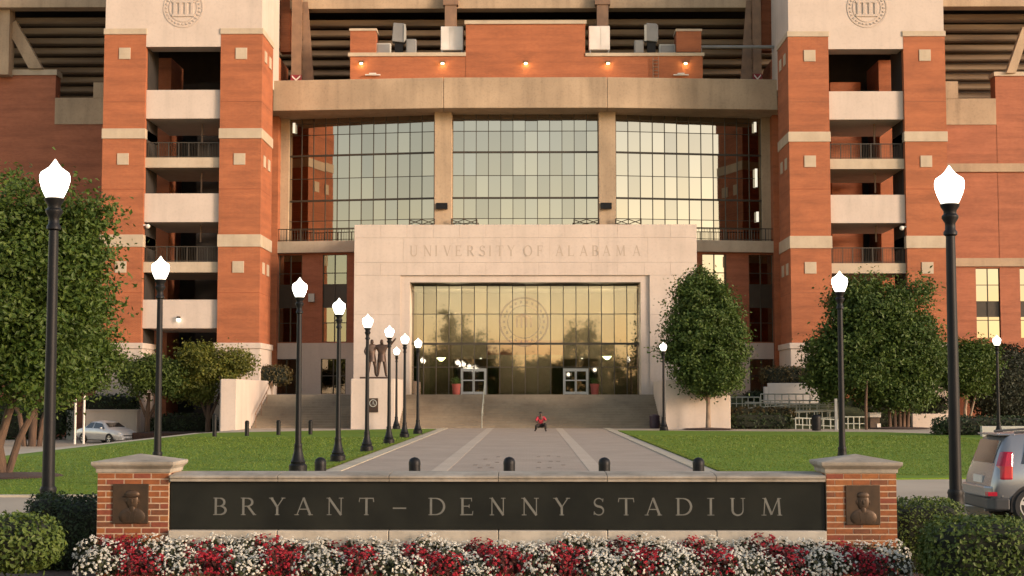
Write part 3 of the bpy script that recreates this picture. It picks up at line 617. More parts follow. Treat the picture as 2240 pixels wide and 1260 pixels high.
# ---- ramp towers
def tower(o0, o1, i0, i1, s, yb, ins, label):
    """o = outer pier, i = inner pier (picture columns at y=400); s = -1 left, +1 right"""
    X = lambda px, y=YT: PX(px, y, 400)
    Z = lambda py, y=YT: PZ(py, y, (o0 + i1) / 2)
    xo = sorted((X(o0), X(o1))); xi = sorted((X(i0), X(i1)))
    zt, zbase = Z(yb['cap'][1]), Z(750)
    din, dout = 107.6, 106.6
    mb = MB().box(*xi, YT, din, zbase, zt).box(*xo, YT, dout, zbase, zt)
    mb.box(*xo, 110.6, 114.5, -1.3, zt)
    mb.box(xi[0] + 0.02, xi[1] - 0.02, 110.42, 114.5, -1.3, zt)
    t = mk('ramp_tower', mb, M['brick'], stad, label=label)
    g = 0.06
    for x, d in ((xi, din), (xo, dout)):
        mk('pier_cap', MB().box(x[0] - g, x[1] + g, YT - g, d + g, zt, Z(yb['cap'][0])), M['stone2'], t, bevel=0.03)
        for u, l in yb['bands']:
            mk('stone_band', MB().box(x[0] - g, x[1] + g, YT - g, d + g, Z(l), Z(u)), M['stone2'], t, bevel=0.02)
        for q in (222, 413, 640): mk('control_joint', MB().box(x[0] - 0.006, x[1] + 0.006, YT - 0.006, d + 0.006, Z(q + 1.0), Z(q)), M['brickdk'], t)
        mk('stone_base', MB().box(x[0] - 0.12, x[1] + 0.12, YT - 0.12, d + .12, -1.3, zbase - 0.4).box(x[0] - 0.2, x[1] + 0.2, YT - 0.2, d + .2, zbase - 0.4, zbase - 0.001), M['stone'], t, bevel=0.04)
    for px, py in ins:
        x, z = P(px, py, YT); mk('stone_inset', MB().box(x - 0.40, x + 0.40, YT - 0.05, YT + 0.05, z - 0.40, z + 0.40), M['stone2'], t, bevel=0.015)
        if px in (ins[1][0], ins[3][0], ins[5][0]):
            xs_ = xi[1] if s < 0 else xi[0]
            for yy in (104.5, 106.3): mk('stone_inset', MB().box(xs_ - 0.05, xs_ + 0.05, yy - 0.4, yy + 0.4, z - 0.4, z + 0.4), M['stone2'], t)
    # limestone header with the seal
    xa, xb = min(xo[0], xi[0]), max(xo[1], xi[1]); m0, m1 = (xo[1], xi[0]) if s < 0 else (xi[1], xo[0])
    ztop = Z(-160); zc_ = Z(yb['cap'][0]) + 0.004
    hd = mk('stone_header', MB().box(xa + 0.05, xb - 0.05, YT + 0.02, 110.4, zc_, ztop).box(m0 + 0.002, m1 - 0.002, YT + 0.02, 104.8, Z(yb['head']), zc_)
            .box(*((xi[0], xi[1] - 0.05) if s < 0 else (xi[0] + 0.05, xi[1])), din + 0.1, 110.4, Z(165), zc_), M['stone'], t)
    cx, cz = P(yb['seal'][0], yb['seal'][1], YT); r = 45 / F * YT
    sm = MB().ring((cx, cz), r, r * 0.93, YT - 0.012, YT + 0.03).ring((cx, cz), r * 0.72, r * 0.66, YT - 0.012, YT + 0.03)
    for k in range(28):
        an = 2 * math.pi * k / 28; sm.box(cx + r * .825 * math.cos(an) - 0.06, cx + r * .825 * math.cos(an) + 0.06, YT - 0.03, YT + 0.03, cz + r * .825 * math.sin(an) - 0.06, cz + r * .825 * math.sin(an) + 0.06)
    for dx in (-0.6, -0.2, 0.2, 0.6): sm.box(cx + dx - 0.09, cx + dx + 0.09, YT - 0.045, YT + 0.03, cz - 0.45, cz + 0.35)
    sm.box(cx - 0.78, cx + 0.78, YT - 0.05, YT + 0.03, cz - 0.62, cz - 0.452).box(cx - 0.78, cx + 0.78, YT - 0.05, YT + 0.03, cz + 0.352, cz + 0.46).side([(cx - 0.78, cz + 0.462), (cx + 0.78, cz + 0.462), (cx, cz + 0.8)], YT - 0.05, YT + 0.03)
    mk('seal_relief', sm, M['seal'], t)
    # ramps: solid parapets and open landings
    for u, l in yb['par']:
        mk('parapet_panel', MB().box(m0 + 0.003, m1 - 0.003, YT + 0.25, YT + 0.5, Z(l), Z(u)).box(m0 + 0.003, m1 - 0.003, YT + 0.5, 110.4, Z(l), Z(l) + 0.35), M['stone'], t, bevel=0.02)
    for u, l in yb['slab']:
        mk('landing_slab', MB().box(m0 + 0.003, m1 - 0.003, YT + 0.3, 110.4, Z(l), Z(u)), M['stone2'], t)
        rb = MB(); zs_, ze = Z(u), Z(u) + 1.05; y = YT + 0.55
        for k in range(8):
            x = m0 + 0.15 + (m1 - m0 - 0.3) * k / 7; rb.box(x - 0.03, x + 0.03, y - 0.03, y + 0.03, zs_, ze)
        for k in range(44):
            x = m0 + 0.15 + (m1 - m0 - 0.3) * k / 43; rb.box(x - 0.009, x + 0.009, y - 0.009, y + 0.009, zs_, ze)
        rb.box(m0 + 0.01, m1 - 0.01, y - 0.035, y + 0.035, ze, ze + 0.06).box(m0 + 0.01, m1 - 0.01, y - 0.02, y + 0.02, zs_ + 0.08, zs_ + 0.12)
        mk('railing', rb, M['frame'], t)
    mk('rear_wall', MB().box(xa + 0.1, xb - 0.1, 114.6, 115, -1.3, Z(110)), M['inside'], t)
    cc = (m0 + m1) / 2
    mk('core_wall', MB().box(cc - 1.1 + 0.3, cc + 1.45, 111.6, 114.5, -1.3, Z(125)), M['inside' if s < 0 else 'brick'], t)  # left core coloured near-black to paint in its shade; right core stays brick
    mk('shade_liner', MB().box(m0 + 0.004, m0 + 0.06, YT + 0.52, dout if s < 0 else din, zbase, zt - 0.2).box(m1 - 0.06, m1 - 0.004, YT + 0.52, din if s < 0 else dout, zbase, zt - 0.2), M['inside'], t)  # dark lining added on the pier sides, painting shade over sunlit brick
    for py in (285, 395, 505): mk('pendant_light', MB().box(cc + 0.9, cc + 1.0, YT + 2.0, YT + 2.1, Z(py + 18), Z(py - 25)), M['steel'], t)
    return t, m0, m1
TL, lm0, lm1 = tower(222.5, 314.3, 479, 570.5, -1, dict(cap=(62, 75), bands=((281, 303), (513, 540)), head=102, seal=(401, 17), par=((195, 258), (422, 485), (655, 718)), slab=((343, 365), (572, 595))),
      ((273, 117), (528, 117), (269, 348), (524, 348), (264, 584), (521, 584)), 'left ramp tower with carved round seal')
TR, rm0, rm1 = tower(2073, 1981.5, 1816.5, 1727.5, 1, dict(cap=(68, 80), bands=((288, 310), (516, 543)), head=107, seal=(1897, 17), par=((198, 260), (425, 487), (657, 720)), slab=((346, 368), (575, 597))),
      ((2023, 121), (1771, 122), (2026, 353), (1772, 353), (2029, 586), (1773, 586)), 'right ramp tower with carved round seal')
# small wall lamp and cameras on the towers
x, z = P(391, 700, YT + 0.2); o = mk('wall_light', MB().box(x - 0.1, x + 0.1, YT + 0.02, YT + 0.249, z + 0.1, z + 0.25), M['frame'], TL)
mk('bulb', MB().ell((x, YT + 0.1, z), (0.13, 0.1, 0.12), 8, 6), M['fluor'], TL, smooth=True)
for px, py, xx in ((320, 493, lm0), (1974, 497, rm1)):
    x, z = P(px, py, YT); s = 1 if px < 1000 else -1
    mk('security_camera', MB().box(min(xx, xx + s * .25), max(xx, xx + s * .25), YT + 0.1, YT + 0.2, z, z + 0.08).ell((xx + s * 0.3, YT + 0.15, z - 0.05), (0.16, 0.16, 0.16), 10, 8), M['white'], stad, smooth=True)
# ---- terraces and wings beside the portal
def wing(pa, pb, s, win, lows, label):
    yw = lambda x: Yf(1149 + (x - PX(1149, 110)) * 30) - 1.0
    def ywp(px): return Yf(px) - 1.0
    zt, zm, z0 = PZ(553, 110.5), PZ(750, 110.5), 2.16
    xa, xb = PX(pa, ywp(pa), 600), PX(pb, ywp(pb), 600)
    ya, yb_ = ywp(pa), ywp(pb); fy = lambda x: ya + (yb_ - ya) * (x - xa) / (xb - xa)
    hx = lambda p: PX(p, ywp(p), 600)
    mb = wall_with_holes(MB(), xa, xb, zm, zt, ya, 116, [(hx(a), hx(b), PZ(748, 110.5), PZ(557, 110.5)) for a, b in win], 0.3, fy)
    wg = mk('wing_wall', mb, M['brick2'], stad, label=label)
    fy2 = lambda x: fy(x) - 0.08
    mb = wall_with_holes(MB(), xa, xb, 0, zm - 0.003, ya, 116, [(hx(a), hx(b), PZ(862, 110.5), PZ(785, 110.5)) for a, b in lows], 0.3, fy2)
    mk('stone_plinth', mb, M['stone'], wg)
    for a, b in win:
        pa_, pb_ = (hx(a), fy(hx(a)) + 0.2), (hx(b), fy(hx(b)) + 0.2)
        zs = [PZ(y, 110.5) for y in (748, 706, 672, 622, 597, 557)]
        f = grid_window('wing_window', pa_, pb_, (0, .5, 1), zs, stad, M['gbright'] if (s > 0 and a < 1600) else M['gwin'], 'window_pane', mw=0.07, spandrel=(2,), tilt=0.002)
    for a, b in lows:
        pa_, pb_ = (hx(a), fy2(hx(a)) + 0.2), (hx(b), fy2(hx(b)) + 0.2)
        grid_window('wing_window', pa_, pb_, (0, .5, 1), [PZ(y, 110.5) for y in (862, 822, 785)], stad, M['gwin'], 'window_pane', mw=0.08, tilt=0.002)
    # terrace slab + railing
    e = 0.5
    sl = MB().prism([(xa - (0.4 if s < 0 else 0), ya - e), (xb + (0.4 if s > 0 else 0), yb_ - e), (xb + (0.4 if s > 0 else 0), 114), (xa - (0.4 if s < 0 else 0), 114)], zt + 0.003, PZ(528, 110.5))
    mk('terrace_slab', sl, M['stone2'], wg)
    rb = MB(); zs_, ze = PZ(528, 110.5), PZ(501, 110.5)
    for k in range(31):
        f = k / 30; x = xa + (xb - xa) * f; y = ya - e + (yb_ - ya) * f + 0.12; r = 0.03 if k % 5 == 0 else 0.012
        rb.box(x - r, x + r, y - r, y + r, zs_, ze)
    rb.bar((xa, ya - e + 0.12, ze), (xb, yb_ - e + 0.12, ze), 0.035, n=6).bar((xa, ya - e + 0.12, zs_ + 0.1), (xb, yb_ - e + 0.12, zs_ + 0.1), 0.025, n=6)
    mk('railing', rb, M['frame'], wg)
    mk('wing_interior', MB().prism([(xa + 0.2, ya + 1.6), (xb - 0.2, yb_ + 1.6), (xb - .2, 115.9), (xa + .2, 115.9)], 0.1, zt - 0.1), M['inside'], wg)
wing(598, 778, -1, ((610, 661), (706, 759)), ((606, 651), (704, 758)), 'left wing beside the portal')
wing(1522, 1704, 1, ((1536, 1589), (1638, 1690)), ((1638, 1690),), 'right wing beside the portal')
x, z = P(678, 650, 109.6); mk('wall_light', MB().box(x - 0.22, x + 0.22, 110.2, 110.75, z - 0.3, z + 0.3), M['greyl'], stad)
# low crossed railings at the foot of the curtain wall on the portal roof
for a, b in ((896, 950), (988, 1043), (1256, 1310), (1347, 1402)):
    y = 108.6; rb = MB(); xa, xb = PX(a, y, 480), PX(b, y, 480); z1, z0 = PZ(478, y), PZ(494, y); xm = (xa + xb) / 2
    for x in (xa, xb): rb.bar((x, y, z0), (x, y, z1), 0.05, n=6)
    rb.bar((xa, y, z1 - .03), (xb, y, z1 - .03), 0.025, n=6); rb.bar((xa, y, z1 - .1), (xm, y, z1 - 0.42), 0.03, n=6).bar((xm, y, z1 - 0.42), (xb, y, z1 - .1), 0.03, n=6); rb.bar((xa, y, z1 - 0.4), (xm, y, z1 - .06), 0.03, n=6).bar((xm, y, z1 - .06), (xb, y, z1 - .4), 0.03, n=6)
    mk('roof_railing', rb, M['frame'], stad)
# ---- entrance portal
pX = lambda px: PX(px, YP, 620); pZ = lambda py: PZ(py, YP)
zt = pZ(491); zl = pZ(602); zi = pZ(617); ZF = 2.16
x0, x1, xa, xb, xc, xd = pX(774.5), pX(1525), pX(876), pX(1421), pX(896), pX(1402)
mb = MB().box(x0, xa, YP + 0.07, 111.5, ZF, zt - 0.02).box(xb, x1, YP + 0.07, 111.5, ZF, zt - 0.02).box(xa, xb, YP + 0.07, 111.5, zl, zt - 0.02)
po = mk('entrance_portal', mb, M['engrave'], stad, label='limestone entrance portal with carved lettering')
def panel(a, b, c, d): mk('stone_panel', MB().box(a + 0.006, b - 0.006, YP, YP + 0.068, c + 0.006, d - 0.006), M['stone'], po)
rows = [pZ(y) for y in (602, 574, 520, 491)]
for j in range(3):
    nn = 13 if j != 1 else 7
    for i in range(nn): panel(x0 + (x1 - x0) * i / nn, x0 + (x1 - x0) * (i + 1) / nn, rows[j], rows[j + 1])
zj = [ZF, pZ(776), pZ(688), zl]
for j in range(3): panel(x0, xa, zj[j], zj[j + 1]); panel(xb, x1, zj[j], zj[j + 1])
mk('portal_trim', MB().box(xa, xc, YP + 0.16, 106.2, ZF, zl).box(xd, xb, YP + 0.16, 106.2, ZF, zl).box(xc, xd, YP + 0.16, 106.2, zi, zl), M['stone'], po)
lt = 'UNIVERSITY OF ALABAMA'; lx = (905, 935, 954, 978, 1003, 1029, 1055, 1072, 1093, 1118, None, 1155, 1182, None, 1224, 1249, 1277, 1302, 1327, 1358, 1393)
za, zb_ = pZ(560), pZ(537)
for ch, c in zip(lt, lx):
    if c is None: continue
    wd = GL(ch)[1] * (zb_ - za) * 0.95; x = pX(c); mb = MB(); glyph(mb, ch, x - wd / 2, x + wd / 2, za, zb_, YP - 0.006, 0.005)
    mk('letter', mb, M['engrave'], po)
YG = 105.6
gx0, gx1 = PX(899, YG, 700), PX(1399, YG, 700)
zg = [PZ(y, YG) for y in (864, 803, 752, 687, 622)]
grid_window('entrance_glazing', (gx0, YG), (gx1, YG), fr_n(18), zg, po.parent, M['gport'], 'entrance_pane', thick=(2,), mw=0.055, tilt=0.0022)
mk('portal_soffit', MB().box(xc, xd, YP + 0.4, YG + 0.3, zg[-1] + 0.02, zi - 0.003), M['frame'], po)
# doors, lobby
dy = YG - 0.12
for a, b in ((1008, 1064), (1232, 1287)):
    A, B = PX(a, dy, 830), PX(b, dy, 830); z1 = PZ(806, dy)
    dr = mk('door_frame', MB().box(A, A + 0.09, dy - .05, dy + .05, ZF, z1).box(B - 0.09, B, dy - .05, dy + .05, ZF, z1).box(A + .09, B - .09, dy - .05, dy + .05, z1 - 0.09, z1), M['alu'], stad)
    c = (A + B) / 2
    for p, q in ((A + 0.1, c - 0.01), (c + 0.01, B - 0.1)):
        mk('door', MB().box(p, p + 0.06, dy - .03, dy + .03, ZF + 0.02, z1 - .1).box(q - .06, q, dy - .03, dy + .03, ZF + .02, z1 - .1).box(p + .06, q - .06, dy - .03, dy + .03, z1 - .2, z1 - .1).box(p + .06, q - .06, dy - .03, dy + .03, ZF + .02, ZF + .2).box(p + .06, q - .06, dy - .04, dy + .04, ZF + 0.95, ZF + 1.03), M['alu'], dr)
mk('lobby', MB().box(xc, xd, 110.4, 110.8, ZF, zi).box(xc, xd, YG + 0.4, 111, ZF - 0.2, ZF).box(xc, xd, YG + 0.3, 111, zi - 0.3, zi - 0.1), M['lobby'], po)
for lx_ in (-5.2, 0.0, 5.0):
    L = bpy.data.lights.new('lobby_lamp', 'POINT'); lo = bpy.data.objects.new('lobby_lamp', L); col.objects.link(lo); L.energy = 520; L.color = (1, 0.82, 0.62); L.shadow_soft_size = 0.06
    lo.location = Vector((lx_, 106.0, 7.9)) - W(po); lo.parent = po
mk('lobby_banner', MB().box(PX(1065, 106.3, 760), PX(1232, 106.3, 760), 106.3, 106.4, PZ(776, 106.3), PZ(744, 106.3)), M['maroon'], po)
for a, b in ((990, 1093), (1207, 1308)):
    va, vb = PX(a, 106, 820), PX(b, 106, 820)
    mk('vestibule', MB().box(va, vb, 105.95, 108.6, PZ(806, 106), PZ(785, 106)).box(va, va + 0.12, 105.95, 108.6, ZF, PZ(806, 106)).box(vb - 0.12, vb, 105.95, 108.6, ZF, PZ(806, 106)).box(va + 0.12, vb - 0.12, 108.4, 108.6, ZF, PZ(806, 106)), M['steel'], po)
ecx, ecz = P(1146, 704, YG - 0.1)
es = MB().ring((ecx, ecz), 1.75, 1.62, YG - 0.10, YG - 0.085).ring((ecx, ecz), 1.18, 1.10, YG - 0.10, YG - 0.085)
for k in range(22):
    an = 2 * math.pi * k / 22; es.box(ecx + 1.4 * math.cos(an) - 0.08, ecx + 1.4 * math.cos(an) + 0.08, YG - 0.10, YG - 0.085, ecz + 1.4 * math.sin(an) - 0.1, ecz + 1.4 * math.sin(an) + 0.1)
for dx in (-0.5, -0.17, 0.17, 0.5): es.box(ecx + dx - 0.07, ecx + dx + 0.07, YG - 0.10, YG - 0.085, ecz - 0.4, ecz + 0.3)
es.side([(ecx - 0.65, ecz + 0.32), (ecx + 0.65, ecz + 0.32), (ecx, ecz + 0.62)], YG - 0.10, YG - 0.085)
mk('etched_seal', es, M['etch'], po)
for px, py in ((965, 790), (1328, 787)):
    x, z = P(px, py, 106.3); wl = mk('wall_sconce', MB().lathe([(0.1, 0), (0.32, 0.22), (0.34, 0.25)], (x, 106.3, z), 12), M['green_lamp'], po, smooth=True)
for px, py in ((1052, 790), (1273, 790)):
    x, z = P(px, py, 106.6); mk('exit_light', MB().box(x - 0.07, x + 0.07, 106.5, 106.6, z - 0.1, z + 0.22), M['fluor'], po)
for a, b, c, d in ((940, 988, 752, 862), (1345, 1395, 782, 862)):
    mk('lobby_partition', MB().box(PX(a, 107.5, 800), PX(b, 107.5, 800), 107.5, 108, ZF, PZ(c, 107.5)), M['wood'], po)
# ---- outer walls of the bowl
def wing2(pa, pb, pm, tops, conc_px, ledges, wins, label):
    y = 113.0; hx = lambda p: PX(p, y, 400); hz = lambda q: PZ(q, y)
    holes = [(hx(a), hx(b), hz(d), hz(c)) for a, b, c, d in wins]
    lo, hi = min(pa, pm), max(pa, pm)
    mb = wall_with_holes(MB(), hx(lo), hx(hi), -1.4, hz(tops[0]), y, 114.2, [h for h in holes if hx(lo) < h[0] < hx(hi)], 0.3)
    lo2, hi2 = min(pm, pb), max(pm, pb)
    wall_with_holes(mb, hx(lo2), hx(hi2), -1.4, hz(conc_px[1]), y, 114.2, [h for h in holes if hx(lo2) < h[0] < hx(hi2)], 0.3)
    o = mk('outer_wall', mb, M['brick2'], stad, label=label)
    mk('wall_cap', MB().box(hx(lo) - 0.1, hx(hi) + 0.1, y - 0.1, 114.3, hz(tops[0]) + 0.003, hz(tops[1])), M['stone2'], o)
    mk('concrete_parapet', MB().box(hx(lo2), hx(hi2), y - 0.06, 114.2, hz(conc_px[1]) + 0.003, hz(conc_px[0])), M['conc'], o)
    for a, b, u, l in ledges: mk('concrete_ledge', MB().box(hx(a), hx(b), y - 0.16, y + 0.1, hz(l), hz(u)), M['conc'], o)
    for a, b, c, d in wins:
        grid_window('stand_window', (hx(a), y + 0.2), (hx(b), y + 0.2), (0, .5, 1), [hz(q) for q in (d, d - 39, 693, 660, 624, c)], stad, M['gbright'], 'window_pane', mw=0.06, spandrel=(2,), tilt=0.002)
wing2(-170, 226, 117, (162, 150), (212, 270), (), (), 'shaded brick outer wall left of the left tower')
mk('concrete_block', MB().box(PX(204, 112.9, 200), PX(226, 112.9, 200), 112.9, 114.0, PZ(211.8, 112.9), PZ(178, 112.9)), M['conc'], stad)
wing2(2440, 2068, 2182, (169, 160), (218, 275), ((2070, 2440, 360, 378), (2070, 2440, 566, 584)), ((2130, 2183, 588, 740), (2226, 2279, 588, 740)), 'sunlit brick outer wall right of the right tower')
mk('concrete_block', MB().box(PX(2068, 112.9, 200), PX(2096, 112.9, 200), 112.9, 114.0, PZ(217.8, 112.9), PZ(180, 112.9)), M['conc'], stad)
# ---- podium
mk('podium', MB().box(-18.2, -0.1, 103.3, 113, -0.2, ZF).box(-0.1, 17.7, 103.3, 113, -0.2, ZF), M['step'], stad)
# ================================================================== STAIRS AND CHEEK WALLS
def stairs(name, label, x0, x1, y0, y1, n=14):
    t = thing(name, label, 'stairs', ((x0 + x1) / 2, y0, 0))
    for k in range(n):
        a = y0 + (y1 - y0) * k / n
        mk('step', MB().box(x0, x1, a, y1, ZF * k / n, ZF * (k + 1) / n), M['step'], t)
    return t
stairs('stone_stairs', 'wide main stairs rising to the entrance portal at the end of the walk', -8.4, 8.45, 97.2, 103.28)
stairs('stone_stairs', 'narrower side stairs between the statue block and the sloped white wall', -17.85, -11.2, 97.2, 103.28)
tag(mk('cheek_wall', MB().box(-11.19, -8.41, 94.6, 103.28, -0.1, 3.15), M['stone'], bevel=0.04), 'square limestone block under the bronze statue beside the main stairs', 'wall')
tag(mk('cheek_wall', MB().box(8.46, 12.5, 94.2, 103.28, -0.1, PZ(831, 94.2)), M['stone'], bevel=0.04), 'low limestone wall right of the main stairs behind the bench', 'wall')
xl = PX(482, 92.2, 900)
lw = MB().prism([(xl, 92.2), (-17.9, 92.2), (-17.9, 107), (-22, 107)], -0.5, 3.1)
tag(mk('cheek_wall', lw, M['stone'], bevel=0.04), 'tall cream limestone wall flanking the left side stairs below the hedge', 'wall')
mk('wall_coping', MB().side([(0, 0), (1, 0), (1, 1)], 0, 0.01), M['stone']) if False else None
# handrail on the side stairs
hr = MB(); hr.bar((-17.6, 97.0, 0.9), (-17.6, 103.3, 3.1), 0.03)
for k in range(4): y = 97.2 + 2 * k; hr.bar((-17.6, y, 0.34 * (y - 97.2)), (-17.6, y, 0.9 + 0.35 * (y - 97)), 0.025)
tag(mk('handrail', hr, M['steel']), 'thin sloping handrail along the cream wall of the side stairs', 'handrail')
hr = MB(); x = PX(1054, 97, 900); hr.bar((x, 97.0, 0.95), (x, 103.3, 3.05), 0.03)
for k in range(4): y = 97.2 + 2 * k; hr.bar((x, y, 0.34 * (y - 97.2)), (x, y, 0.95 + 0.333 * (y - 97)), 0.025)
tag(mk('handrail', hr, M['railw']), 'thin pale handrail crossing the main stairs left of the doors', 'handrail')
# plaque on the statue block
pl = mk('plaque', MB().box(PX(806, 94.5, 885), PX(827, 94.5, 885), 94.55, 94.598, PZ(902, 94.5), PZ(871, 94.5)), M['bronze2']); tag(pl, 'dark bronze plaque with a ringed emblem on the statue block', 'plaque')
cx, cz = P(816, 882, 94.5); e = MB().ring((cx, cz), 0.24, 0.19, 94.52, 94.555, 24); glyph(e, 'A', cx - 0.11, cx + 0.11, cz - 0.13, cz + 0.13, 94.54, 0.01)
mk('emblem', e, M['greyl'], pl)
# ================================================================== THE SIGN WALL
YS = 17.0
sg = thing('monument_sign', 'low sign wall of black granite between two brick pillars reading BRYANT - DENNY STADIUM', 'sign', (PX(1088, YS, 1100), YS, 0))
sX = lambda px: PX(px, YS, 1100); sZ = lambda py: PZ(py, YS, 1100)
bx0, bx1 = sX(371), sX(1806)
gp = mk('granite_panel', MB().box(bx0, bx1, YS + 0.03, YS + 0.5, sZ(1159), sZ(1054)), M['granite'], sg, bevel=0.006)
T = 'BRYANT-DENNYSTADIUM'
LP = ((465, 494), (525, 559), (588, 623), (644, 683), (713, 751), (785, 817), (859, 888), (936, 974), (1005, 1037), (1070, 1106), (1140, 1179), (1211, 1247), (1297, 1322), (1353, 1387), (1411, 1448), (1478, 1515), (1546, 1565), (1597, 1632), (1666, 1712))
za, zb_ = sZ(1127.5), sZ(1089.5)
for ch, (a, b) in zip(T, LP):
    mb = MB(); glyph(mb, ch, sX(a), sX(b), za, zb_, YS + 0.028, 0.004); mk('letter' if ch != '-' else 'dash', mb, M['letter'], gp)
jn = [371, 608, 851, 1090, 1328, 1566, 1806]
for i in range(6):
    a, b = sX(jn[i]) + 0.003, sX(jn[i + 1]) - 0.003
    z0, z1 = sZ(1054) + 0.002, sZ(1040)
    prof = [(YS - 0.03, z0), (YS + 0.58, z0), (YS + 0.58, z1 + 0.02), (YS + 0.2, z1 + 0.02), (YS - 0.02, z1), (YS - 0.045, z1 - 0.012), (YS - 0.045, z1 - 0.03), (YS - 0.03, z1 - 0.04)]
    n = len(prof); mb = MB(); mb.add([(a, y, z) for y, z in prof] + [(b, y, z) for y, z in prof], [tuple(range(n)), tuple(range(2 * n - 1, n - 1, -1))] + [(i_, n + i_, n + (i_ + 1) % n, (i_ + 1) % n) for i_ in range(n)])
    for k, f in enumerate(mb.f): pass
    mk('coping_stone', mb, M['cope'], sg, bevel=0.004)
    mk('base_stone', MB().box(a, b, YS - 0.06, YS + 0.55, 0.02, sZ(1160)), M['cope2'], sg, bevel=0.01)
bl = 0.2; ch_ = 0.0677; BM = {}
for k, m in enumerate(BR):
    for nm, L in (('f', 0.187), ('h', 0.087)):
        v = MB().box(-L / 2, L / 2, -0.045, 0.045, -0.0265, 0.0265); me = bpy.data.meshes.new('brick'); me.from_pydata(v.v, [], v.f); me.materials.append(m); BM[(k, nm)] = me
def brick(parent, x, y, z, rz, nm):
    k = random.choices((0, 1, 2, 3), (5, 3, 2, 2))[0]
    o = link('brick', BM[(k, nm)], (x, y, z), parent); o.rotation_euler = (0, 0, rz)
    o.location.y += random.uniform(-0.002, 0.002) if rz == 0 else 0
    return o
def pillar(pa, pb, cap_px, plq, label, capl):
    xa, xb = sX(pa), sX(pb); n = 4; pit = (xb - xa) / n; dep = 0.61
    zt = sZ(1035); z0 = zt - 18 * ch_
    c = mk('brick_pillar', MB().box(xa + 0.004, xb - 0.004, YS + 0.004, YS + dep - 0.004, z0 - 0.1, zt), M['mortar'], sg, label=label)
    for r in range(18):
        z = zt - ch_ * (r + 0.5)
        for side in (0, 1):
            y = YS + 0.0445 if side == 0 else YS + dep - 0.0445
            if r % 2 == 0:
                for i in range(4): brick(c, xa + pit * (i + 0.5), y, z, 0, 'f')
            else:
                brick(c, xa + pit * 0.25, y, z, 0, 'h'); brick(c, xb - pit * 0.25, y, z, 0, 'h')
                for i in range(3): brick(c, xa + pit * (i + 1), y, z, 0, 'f')
        for x in (xa + 0.0445, xb - 0.0445):
            for i in range(2): brick(c, x, YS + 0.2 + 0.205 * i + (0.0 if r % 2 else 0.0), z, math.pi / 2, 'f')
    # moulded cap
    cx = (xa + xb) / 2; hw = (xb - xa) / 2; cy = YS + dep / 2; hd = dep / 2
    pr_ = [(0.012, zt + 0.002), (0.014, zt + 0.045), (0.03, zt + 0.06), (0.055, zt + 0.085), (0.06, zt + 0.10), (0.06, zt + 0.125)]
    vs = []; fs = []
    for e, z in pr_: vs += [(cx - hw - e, cy - hd - e, z), (cx + hw + e, cy - hd - e, z), (cx + hw + e, cy + hd + e, z), (cx - hw - e, cy + hd + e, z)]
    for i in range(len(pr_) - 1):
        for k in range(4): fs.append((4 * i + k, 4 * i + (k + 1) % 4, 4 * i + 4 + (k + 1) % 4, 4 * i + 4 + k))
    fs.append((3, 2, 1, 0)); t = 4 * (len(pr_) - 1); vs.append((cx, cy, zt + 0.205)); ap = len(vs) - 1
    for k in range(4): fs.append((t + k, t + (k + 1) % 4, ap))
    mk('pillar_cap', MB().add(vs, fs), M['cope'], sg, bevel=0.005)
    # bronze portrait plaque
    a, b, u, l = plq; A, B = sX(a), sX(b); z1, z0_ = sZ(u), sZ(l); mx = (A + B) / 2; hgt = z1 - z0_
    p = mk('portrait_plaque', MB().box(A, B, YS - 0.016, YS + 0.003, z0_, z1), M['bronze'], sg, bevel=0.004)
    rl = MB(); o = -0.03 if capl else -0.005
    fx = mx + (0.02 if capl else 0.0)
    rl.ell((fx, YS - 0.018, z0_ + hgt * 0.58), (0.068, 0.028, 0.098), 14, 10)
    rl.ell((fx, YS - 0.018, z0_ + hgt * 0.18), (0.15, 0.024, 0.10), 16, 8)
    rl.ell((fx, YS - 0.020, z0_ + hgt * 0.38), (0.036, 0.022, 0.07), 10, 6)
    rl.ell((fx, YS - 0.045, z0_ + hgt * 0.57), (0.010, 0.014, 0.026), 8, 6)
    for s in (-1, 1): rl.ell((fx + s * 0.026, YS - 0.040, z0_ + hgt * 0.62), (0.013, 0.006, 0.006), 8, 6); rl.ell((fx + s * 0.069, YS - 0.02, z0_ + hgt * 0.57), (0.010, 0.01, 0.024), 8, 6)
    rl.ell((fx, YS - 0.042, z0_ + hgt * 0.485), (0.024, 0.006, 0.005), 8, 6)
    if capl: rl.ell((fx, YS - 0.02, z0_ + hgt * 0.74), (0.082, 0.038, 0.05), 14, 8); rl.ell((fx, YS - 0.035, z0_ + hgt * 0.69), (0.098, 0.03, 0.012), 14, 6)
    else: rl.ell((fx, YS - 0.017, z0_ + hgt * 0.74), (0.070, 0.03, 0.045), 14, 8)
    for s in (-1, 1): rl.side([(fx + s * 0.01, z0_ + hgt * .28), (fx + s * 0.05, z0_ + hgt * .33), (fx + s * 0.03, z0_ + hgt * 0.06)][::s], YS - 0.044, YS - 0.03)
    # keep the relief inside the plate
    rl.v = [(min(max(x, A + 0.012), B - 0.012), YS - 0.016 + (y - YS + 0.016) * 0.6, min(max(z, z0_ + 0.012), z1 - 0.012)) for x, y, z in rl.v]
    mk('bust_relief', rl, M['bronze'], p, smooth=True)
pillar(211.5, 369.5, 0, (247, 325, 1059, 1146), 'left brick pillar of the sign', True)
pillar(1807.5, 1962.5, 0, (1850, 1925, 1061, 1147), 'right brick pillar of the sign', False)
